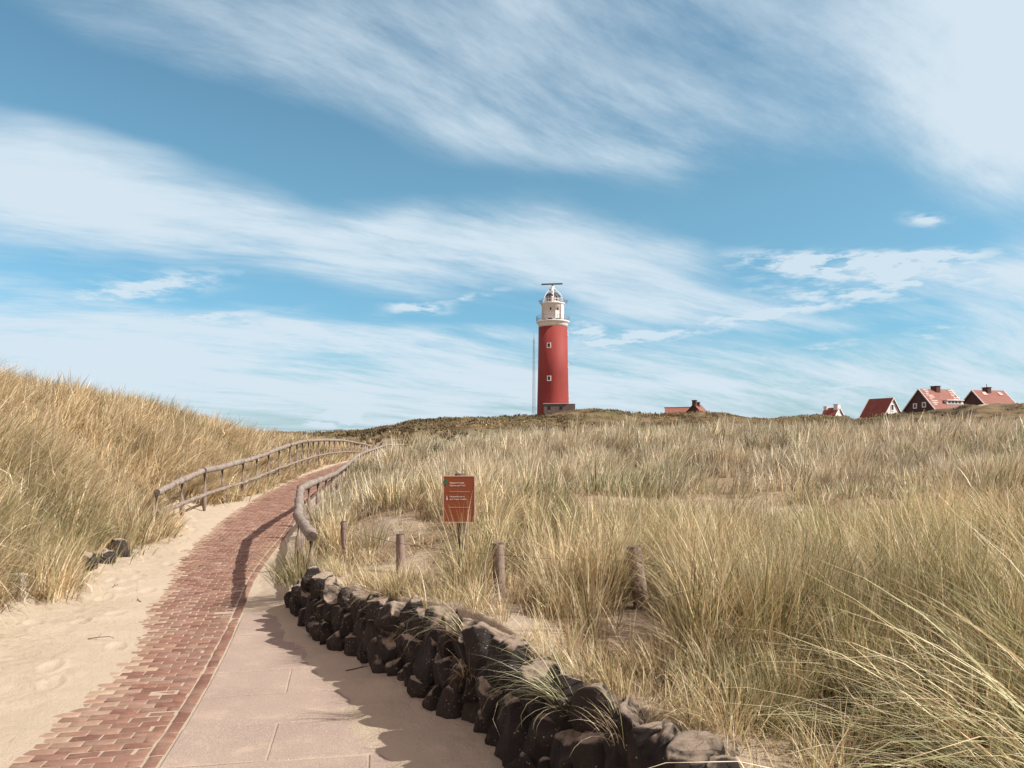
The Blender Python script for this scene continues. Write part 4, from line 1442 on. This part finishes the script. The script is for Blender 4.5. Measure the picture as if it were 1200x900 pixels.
def houses():
    g = 'houses on the skyline'
    # white-gabled cottage with the plain dark red roof
    D = 172
    k = D / F
    t, H = gable_house('cottage with plain dark red roof and white gable facing right', g, P(1046, 466, D), 119, 29.5 * k, 15.6 * k, 19.5 * k, M['whitewall'], M['tile_red'], M['white'], 2.2, 'cottage')
    gable_window(t, 1.0 * k, H - 11.5 * k, 6.2 * k, 8 * k)
    # large dark-gabled house
    D = 158
    k = D / F
    t, H = gable_house('large house with dark brown gable, two white windows and orange tiles', g, P(1077.5, 455.5, D), 17, 45 * k, 22 * k, 23 * k, M['darkbrick'], M['tile_orange'], M['cream'], 2.4)
    gable_window(t, 6.3 * k, H - 20 * k, 5.6 * k, 6.2 * k)
    gable_window(t, -6.9 * k, H - 19.2 * k, 5.6 * k, 6.2 * k)
    chimney(t, 23.5 * k, 0, H - 1.2, H + .5, 1.0, 1.5, M['chimney'], 0)
    dm = MB().box((33 * k, -14.5 * k, H - 16.5 * k), (24 * k, 8 * k, 4.6 * k)).build('dormer', M['whitewall'], t)
    MB().box((33 * k, -14.9 * k, H - 13.9 * k), (25.5 * k, 9.6 * k, .16)).build('dormer_roof', M['white'], dm)
    for dx in (-8, -3, 2, 7):
        MB().box((33 * k + dx * k, -18.52 * k, H - 16.2 * k), (3.6 * k, .06, 2.6 * k)).build('dormer_pane', M['glass'], dm)
    # sun glints near both ends of the roof, painted as pale strips
    pr = random.Random(9)
    rh, W = 23 * k, 22 * k
    for side_x in (0.5, 39 * k):
        pt = MB()
        for i in range(9):
            f0 = .05 + i * .095
            L0 = pr.uniform(.7, 2.0)
            x0 = side_x + pr.uniform(-.2, .4)
            y0, z0 = -f0 * W, H - f0 * rh + .05
            y1, z1 = -(f0 + .05) * W, H - (f0 + .05) * rh + .05
            pt.add([(x0, y0, z0), (x0 + L0, y0, z0), (x0 + L0, y1, z1), (x0, y1, z1)], [(0, 3, 2, 1)])
        pt.build('painted_glint_rows', M['glint_skylight'], t)
    # second dark-gabled house at the right
    D = 168
    k = D / F
    t, H = gable_house('rightmost house, half sunk behind the dune, dark gable and roof skylights', g, P(1140, 457, D), 13, 41.7 * k, 19 * k, 18 * k, M['darkbrick'], M['tile_orange'], M['cream'], 2.4)
    chimney(t, 19.4 * k, 0, H - 1.2, H + .5, .9, 1.5, M['chimney'], 0)
    MB().tube([(19.4 * k, 0, H + .5), (19.4 * k, 0, H + 1.4)], .06, 5).build('flue', M['darksteel'], t)
    W, rh = 19 * k, 18 * k
    for x, f in ((9, .14), (31, .14)):
        s = MB()
        y0, z0, y1, z1 = -f * W, H - f * rh, -(f + .22) * W, H - (f + .22) * rh
        off = .09
        vs = [(x * k, y0, z0), (x * k + 1.0, y0, z0), (x * k + 1.0, y1, z1), (x * k, y1, z1)]
        vs = vs + [(a, b - off * .7, c + off) for a, b, c in vs]
        s.add(vs, [(0, 3, 2, 1)[::-1], (4, 5, 6, 7)[::-1], (0, 1, 5, 4), (1, 2, 6, 5), (2, 3, 7, 6), (3, 0, 4, 7)])
        s.build('skylight', M['glint_skylight'], t)
    # long low roof and dark chimney gable behind the dune
    D = 215
    k = D / F
    t, H = gable_house('long low orange roof behind the dune with a dark stepped chimney gable', g, P(813, 473.5, D), 55, 20 * k, 8.6 * k, 9 * k, M['darkbrick'], M['tile_orange'], M['chimney'], 3.0)
    chimney(t, .55, 0, H - 1.6, H + 1.0, .95, 1.1, M['chimney'], 0)
    chimney(t, 10 * k, -.3, H - 1.0, H + .5, .8, .9, M['chimney'], 0)
    c = P(795, 487, D)
    wl = c - t.location
    a = t.rotation_euler.z
    wing = MB()
    cs, sn = math.cos(-a), math.sin(-a)
    def loc(u, v, dy):
        q = P(u, v, D + dy) - Vector(t.location)
        return (q.x * cs - q.y * sn, q.x * sn + q.y * cs, q.z)
    vs = [loc(779, 478, 6), loc(809, 477.6, 6), loc(809, 484, 1), loc(779, 484, 1), loc(779, 490, 1.2), loc(809, 490, 1.2), loc(779, 478.6, 6.2), loc(809, 478.2, 6.2), loc(779, 490, 10), loc(809, 490, 10)]
    wing.add(vs, [(0, 3, 2, 1), (3, 4, 5, 2), (0, 6, 8, 4, 3), (1, 2, 5, 9, 7), (6, 7, 9, 8), (0, 1, 7, 6)])
    wing.build('wing_roof', M['tile_orange'], t, uvf=lambda co: (co.x, co.z * 1.4))
    rg = MB().tube([loc(778.5, 477.8, 6), loc(809, 477.4, 6)], .16, 6)
    rg.build('ridge', M['tile_red'], t)
    # white cottage with two white chimneys
    D = 205
    k = D / F
    t, H = gable_house('white cottage peeping over the dune with two white chimneys and dark red roof', g, P(983, 477.5, D), 128, 16 * k, 8 * k, 7.5 * k, M['whitewall'], M['tile_red'], M['white'], 3.0, 'cottage')
    chimney(t, .5, 0, H - 1.2, H + .75, 1.15, 1.5, M['whitewall'], 0)
    chimney(t, 15.5 * k, 0, H - 1.2, H + .3, .9, 1.3, M['whitewall'], 0)


houses()

# ------------------------------------------------------------------ sky, sun, camera
SUN = Vector((.76, -.20, .70)).normalized()
el, az = math.asin(SUN.z), math.atan2(SUN.x, SUN.y)


def build_world():
    w = bpy.data.worlds.new('World')
    sc.world = w
    w.use_nodes = True
    nt = w.node_tree
    N, L = nt.nodes, nt.links
    bg = N['Background']
    bg.inputs['Strength'].default_value = 0.1
    sky = N.new('ShaderNodeTexSky')
    sky.sky_type = 'NISHITA'; sky.sun_disc = False
    sky.sun_elevation = el; sky.sun_rotation = az
    sky.dust_density = 0.6; sky.ozone_density = 1.0; sky.air_density = 1.0
    tc = N.new('ShaderNodeTexCoord')
    sx = N.new('ShaderNodeSeparateXYZ'); L.new(tc.outputs['Generated'], sx.inputs[0])

    def math_(op, a, b=None, c=None, clamp=False):
        n = N.new('ShaderNodeMath'); n.operation = op; n.use_clamp = clamp
        for i, q in enumerate((a, b, c)):
            if q is None: continue
            if hasattr(q, 'links'): L.new(q, n.inputs[i])
            else: n.inputs[i].default_value = q
        return n.outputs[0]
    def ss(val, a, b):
        m = N.new('ShaderNodeMapRange'); m.interpolation_type = 'SMOOTHSTEP'
        L.new(val, m.inputs['Value']); m.inputs['From Min'].default_value = a; m.inputs['From Max'].default_value = b
        return m.outputs[0]
    azm = math_('ARCTAN2', sx.outputs['X'], sx.outputs['Y'])
    elv = math_('ARCSINE', sx.outputs['Z'])
    cv = N.new('ShaderNodeCombineXYZ'); L.new(azm, cv.inputs[0]); L.new(elv, cv.inputs[1])
    # cirrus drift: warp the sky coordinates a little
    nz = N.new('ShaderNodeTexNoise'); nz.inputs['Scale'].default_value = 3.0; nz.inputs['Detail'].default_value = 2; nz.inputs['Roughness'].default_value = .62
    mpw = N.new('ShaderNodeMapping'); mpw.inputs['Scale'].default_value = (1, 2.6, 1); mpw.inputs['Rotation'].default_value = (0, 0, R(10))
    L.new(cv.outputs[0], mpw.inputs['Vector']); L.new(mpw.outputs[0], nz.inputs['Vector'])
    vm = N.new('ShaderNodeVectorMath'); vm.operation = 'MULTIPLY_ADD'
    L.new(nz.outputs['Color'], vm.inputs[0]); vm.inputs[1].default_value = (.22, .10, 0)
    vs = N.new('ShaderNodeVectorMath'); vs.operation = 'SUBTRACT'; L.new(cv.outputs[0], vs.inputs[0]); vs.inputs[1].default_value = (.11, .05, 0)
    L.new(vs.outputs[0], vm.inputs[2])
    warped = vm.outputs[0]

    def ae(u, v):
        x, z = (u - HU) / F, (HV - v) / F
        a = math.atan(x)
        return a, math.atan(z * math.cos(a))

    def blob(u, v, su, sv, rot, src):
        a, e = ae(u, v)
        m = N.new('ShaderNodeMapping'); m.vector_type = 'TEXTURE'
        m.inputs['Location'].default_value = (a, e, 0)
        m.inputs['Rotation'].default_value = (0, 0, R(-rot))
        m.inputs['Scale'].default_value = (su / F, sv / F, 1)
        L.new(src, m.inputs['Vector'])
        gtx = N.new('ShaderNodeTexGradient'); gtx.gradient_type = 'QUADRATIC_SPHERE'
        L.new(m.outputs[0], gtx.inputs['Vector'])
        return gtx.outputs['Fac']
    veil = [(60, 235, 900, 170, 6, 1.5), (430, 275, 620, 120, 7, .95), (700, 320, 330, 90, 12, .5), (560, 120, 620, 230, 22, .85), (790, 175, 330, 230, 20, .8), (330, 60, 420, 120, 15, .4),
            (1225, 50, 330, 400, 0, 1.9), (1200, 320, 330, 90, 0, .7), (980, 60, 330, 150, 18, .45), (30, 410, 700, 110, 3, 1.4), (380, 415, 560, 85, 4, .9), (600, 485, 1600, 120, 0, 1.0), (1010, 315, 330, 50, 6, .8),
            (820, 362, 480, 70, 8, .85), (640, 10, 700, 130, 0, .45), (100, 10, 420, 90, 8, .45), (1130, 440, 420, 130, 0, .6), (780, 450, 420, 70, 0, .5)]
    holes = [(940, 250, 300, 130, 4, 1.4), (1080, 265, 220, 60, 0, .8), (850, 318, 200, 36, 4, .6), (1010, 360, 260, 36, 4, .6), (160, 110, 560, 130, 6, .55), (300, 165, 640, 80, 9, 1.2), (620, 345, 260, 60, 0, .6), (240, 345, 380, 50, 3, 1.1), (700, 235, 330, 60, 10, .6), (560, 375, 300, 40, 3, .9), (1030, 400, 300, 45, 0, .8), (640, 340, 300, 45, 8, .6), (350, 425, 260, 26, 2, .7)]
    d = None
    for (u, v, su, sv, rot, wgt) in veil:
        d = math_('MULTIPLY_ADD', blob(u, v, su, sv, rot, warped), wgt, d if d is not None else 0.03)
    for (u, v, su, sv, rot, wgt) in holes:
        d = math_('MULTIPLY_ADD', blob(u, v, su, sv, rot, warped), -wgt, d)
    # fibrous streaks: finely stretched noise along the wind
    def streak(sxx, syy, rot, scale, detail, rough):
        m = N.new('ShaderNodeMapping'); m.inputs['Rotation'].default_value = (0, 0, R(rot)); m.inputs['Scale'].default_value = (sxx, syy, 1)
        L.new(warped, m.inputs['Vector'])
        n = N.new('ShaderNodeTexNoise'); n.inputs['Scale'].default_value = scale; n.inputs['Detail'].default_value = detail; n.inputs['Roughness'].default_value = rough
        L.new(m.outputs[0], n.inputs['Vector'])
        return n.outputs['Fac']
    zz = math_('ADD', math_('MAXIMUM', sx.outputs['Z'], 0.0), .19)
    pl = N.new('ShaderNodeCombineXYZ')
    L.new(math_('DIVIDE', sx.outputs['X'], zz), pl.inputs[0]); L.new(math_('DIVIDE', sx.outputs['Y'], zz), pl.inputs[1])
    wz = N.new('ShaderNodeTexNoise'); wz.inputs['Scale'].default_value = .55; wz.inputs['Detail'].default_value = 1
    L.new(pl.outputs[0], wz.inputs['Vector'])
    wv = N.new('ShaderNodeVectorMath'); wv.operation = 'MULTIPLY_ADD'
    L.new(wz.outputs['Color'], wv.inputs[0]); wv.inputs[1].default_value = (.6, .6, 0); L.new(pl.outputs[0], wv.inputs[2])

    def fibre(rot, along, across, scale, detail, rough):
        r1 = N.new('ShaderNodeMapping'); r1.inputs['Rotation'].default_value = (0, 0, R(-rot)); L.new(wv.outputs[0], r1.inputs['Vector'])
        m = N.new('ShaderNodeMapping'); m.inputs['Scale'].default_value = (along, across, 1); L.new(r1.outputs[0], m.inputs['Vector'])
        n = N.new('ShaderNodeTexNoise'); n.inputs['Scale'].default_value = scale; n.inputs['Detail'].default_value = detail; n.inputs['Roughness'].default_value = rough
        L.new(m.outputs[0], n.inputs['Vector'])
        return n.outputs['Fac']
    s1 = fibre(40, .40, 1.15, 1.35, 10, .66)
    s2 = fibre(28, .34, 1.3, 3.4, 10, .70)
    fac = math_('ADD', math_('MULTIPLY', s1, 2.0), math_('MULTIPLY', s2, 1.2))
    dd = math_('MULTIPLY', d, math_('SUBTRACT', fac, .72))
    dd = math_('ADD', dd, math_('MULTIPLY', math_('SUBTRACT', s1, .50), .75))
    dd = math_('ADD', dd, math_('MULTIPLY', math_('SUBTRACT', s2, .5), .5))
    low = ss(elv, .30, .06)
    dd = math_('ADD', dd, math_('MULTIPLY', math_('MULTIPLY', math_('SUBTRACT', s2, .5), 1.7), low))
    # small brighter puffs and wisps
    cw = cv.outputs[0]
    nb = N.new('ShaderNodeTexNoise'); nb.inputs['Scale'].default_value = 26; nb.inputs['Detail'].default_value = 6; nb.inputs['Roughness'].default_value = .62
    mpb = N.new('ShaderNodeMapping'); mpb.inputs['Scale'].default_value = (.8, 3.0, 1); L.new(cw, mpb.inputs['Vector']); L.new(mpb.outputs[0], nb.inputs['Vector'])
    puffs = [(490, 362, 70, 12, 4, 1.1), (735, 353, 75, 22, 0, 1.0), (686, 388, 45, 28, -10, 1.1), (1085, 257, 45, 16, 10, .8), (1100, 390, 50, 16, -8, 1.0), (405, 486, 75, 28, -8, 1.6), (375, 493, 40, 14, 0, 1.0),
             (170, 338, 200, 34, -14, .8), (1010, 312, 240, 22, 9, 1.0), (1080, 300, 160, 14, 4, .9), (880, 372, 260, 20, -6, .8), (430, 395, 260, 20, 4, .8), (250, 372, 180, 16, -8, .7), (1000, 452, 260, 20, -4, .7), (760, 440, 240, 18, 0, .6), (720, 402, 240, 24, -9, .9), (1010, 318, 260, 36, 7, .8), (940, 412, 170, 14, -8, .7), (540, 350, 200, 14, -12, .5), (300, 385, 240, 18, 5, .6), (960, 345, 300, 26, 3, .5)]
    p = None
    for (u, v, su, sv, rot, wgt) in puffs:
        p = math_('MULTIPLY_ADD', blob(u, v, su, sv, rot, cw), wgt, p if p is not None else 0.0)
    pn = math_('MULTIPLY', math_('SUBTRACT', nb.outputs['Fac'], .38), 5.0, clamp=True)
    p = math_('MULTIPLY', math_('MULTIPLY', p, 1.9), pn, clamp=True)
    dens = math_('MAXIMUM', math_('MULTIPLY', dd, .92), p)
    mr = N.new('ShaderNodeMapRange'); mr.interpolation_type = 'SMOOTHSTEP'
    L.new(dens, mr.inputs['Value']); mr.inputs['From Min'].default_value = 0.0; mr.inputs['From Max'].default_value = 1.2
    mr.inputs['To Max'].default_value = .96
    tint = N.new('ShaderNodeMix'); tint.data_type = 'RGBA'; tint.blend_type = 'MULTIPLY'; tint.inputs[0].default_value = 1
    tl = N.new('ShaderNodeMix'); tl.data_type = 'RGBA'
    L.new(ss(elv, .34, .06), tl.inputs[0]); tl.inputs[6].default_value = SKYTINT; tl.inputs[7].default_value = LOWTINT
    L.new(sky.outputs[0], tint.inputs[6]); L.new(tl.outputs[2], tint.inputs[7])
    mx = N.new('ShaderNodeMix'); mx.data_type = 'RGBA'
    L.new(mr.outputs[0], mx.inputs[0]); L.new(tint.outputs[2], mx.inputs[6])
    mx.inputs[7].default_value = CLOUD
    # pale horizon band, then unseen warm cloud added overhead and behind as fill light
    hzn = math_('MULTIPLY', ss(elv, .15, .0), .75)
    mx3 = N.new('ShaderNodeMix'); mx3.data_type = 'RGBA'
    L.new(hzn, mx3.inputs[0]); L.new(tint.outputs[2], mx3.inputs[6]); mx3.inputs[7].default_value = (2.35, 3.05, 3.55, 1)
    L.new(mx3.outputs[2], mx.inputs[6])
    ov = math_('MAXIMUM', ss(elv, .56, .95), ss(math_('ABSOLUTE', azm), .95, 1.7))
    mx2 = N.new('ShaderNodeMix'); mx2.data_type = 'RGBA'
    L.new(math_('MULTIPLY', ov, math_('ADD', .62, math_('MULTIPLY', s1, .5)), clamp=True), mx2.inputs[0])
    L.new(mx.outputs[2], mx2.inputs[6]); mx2.inputs[7].default_value = FILLCLOUD
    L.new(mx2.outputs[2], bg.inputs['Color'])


EXPO = 0.87
SKYTINT = (.57, .82, .77, 1)
LOWTINT = (.38, .64, .74, 1)
CLOUD = (3.75, 4.4, 4.9, 1)
FILLCLOUD = (4.7, 3.75, 3.7, 1)  # added cloud out of view, coloured to warm the ambient light
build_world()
sl = bpy.data.lights.new('sun', 'SUN')
sl.energy = 3.9; sl.angle = R(.5); sl.color = (1, .97, .91)
so = put(bpy.data.objects.new('sun', sl))
so.rotation_euler = SUN.to_track_quat('Z', 'Y').to_euler()
so.location = (20, -10, 40)

cam = bpy.data.cameras.new('camera')
cam.sensor_width = 36; cam.sensor_fit = 'HORIZONTAL'
cam.lens = 36 * F / 1200
cam.shift_y = (HV - 450) / 1200
cam.clip_start = .05; cam.clip_end = 20000
co = put(bpy.data.objects.new('camera', cam))
co.location = (0, 0, EYE); co.rotation_euler = (R(90), 0, 0)
sc.camera = co
vs_ = sc.view_settings
vs_.view_transform = 'Standard'; vs_.look = 'None'; vs_.exposure = EXPO; vs_.gamma = 1
sc.cycles.max_bounces = 6; sc.cycles.diffuse_bounces = 3; sc.cycles.transmission_bounces = 4
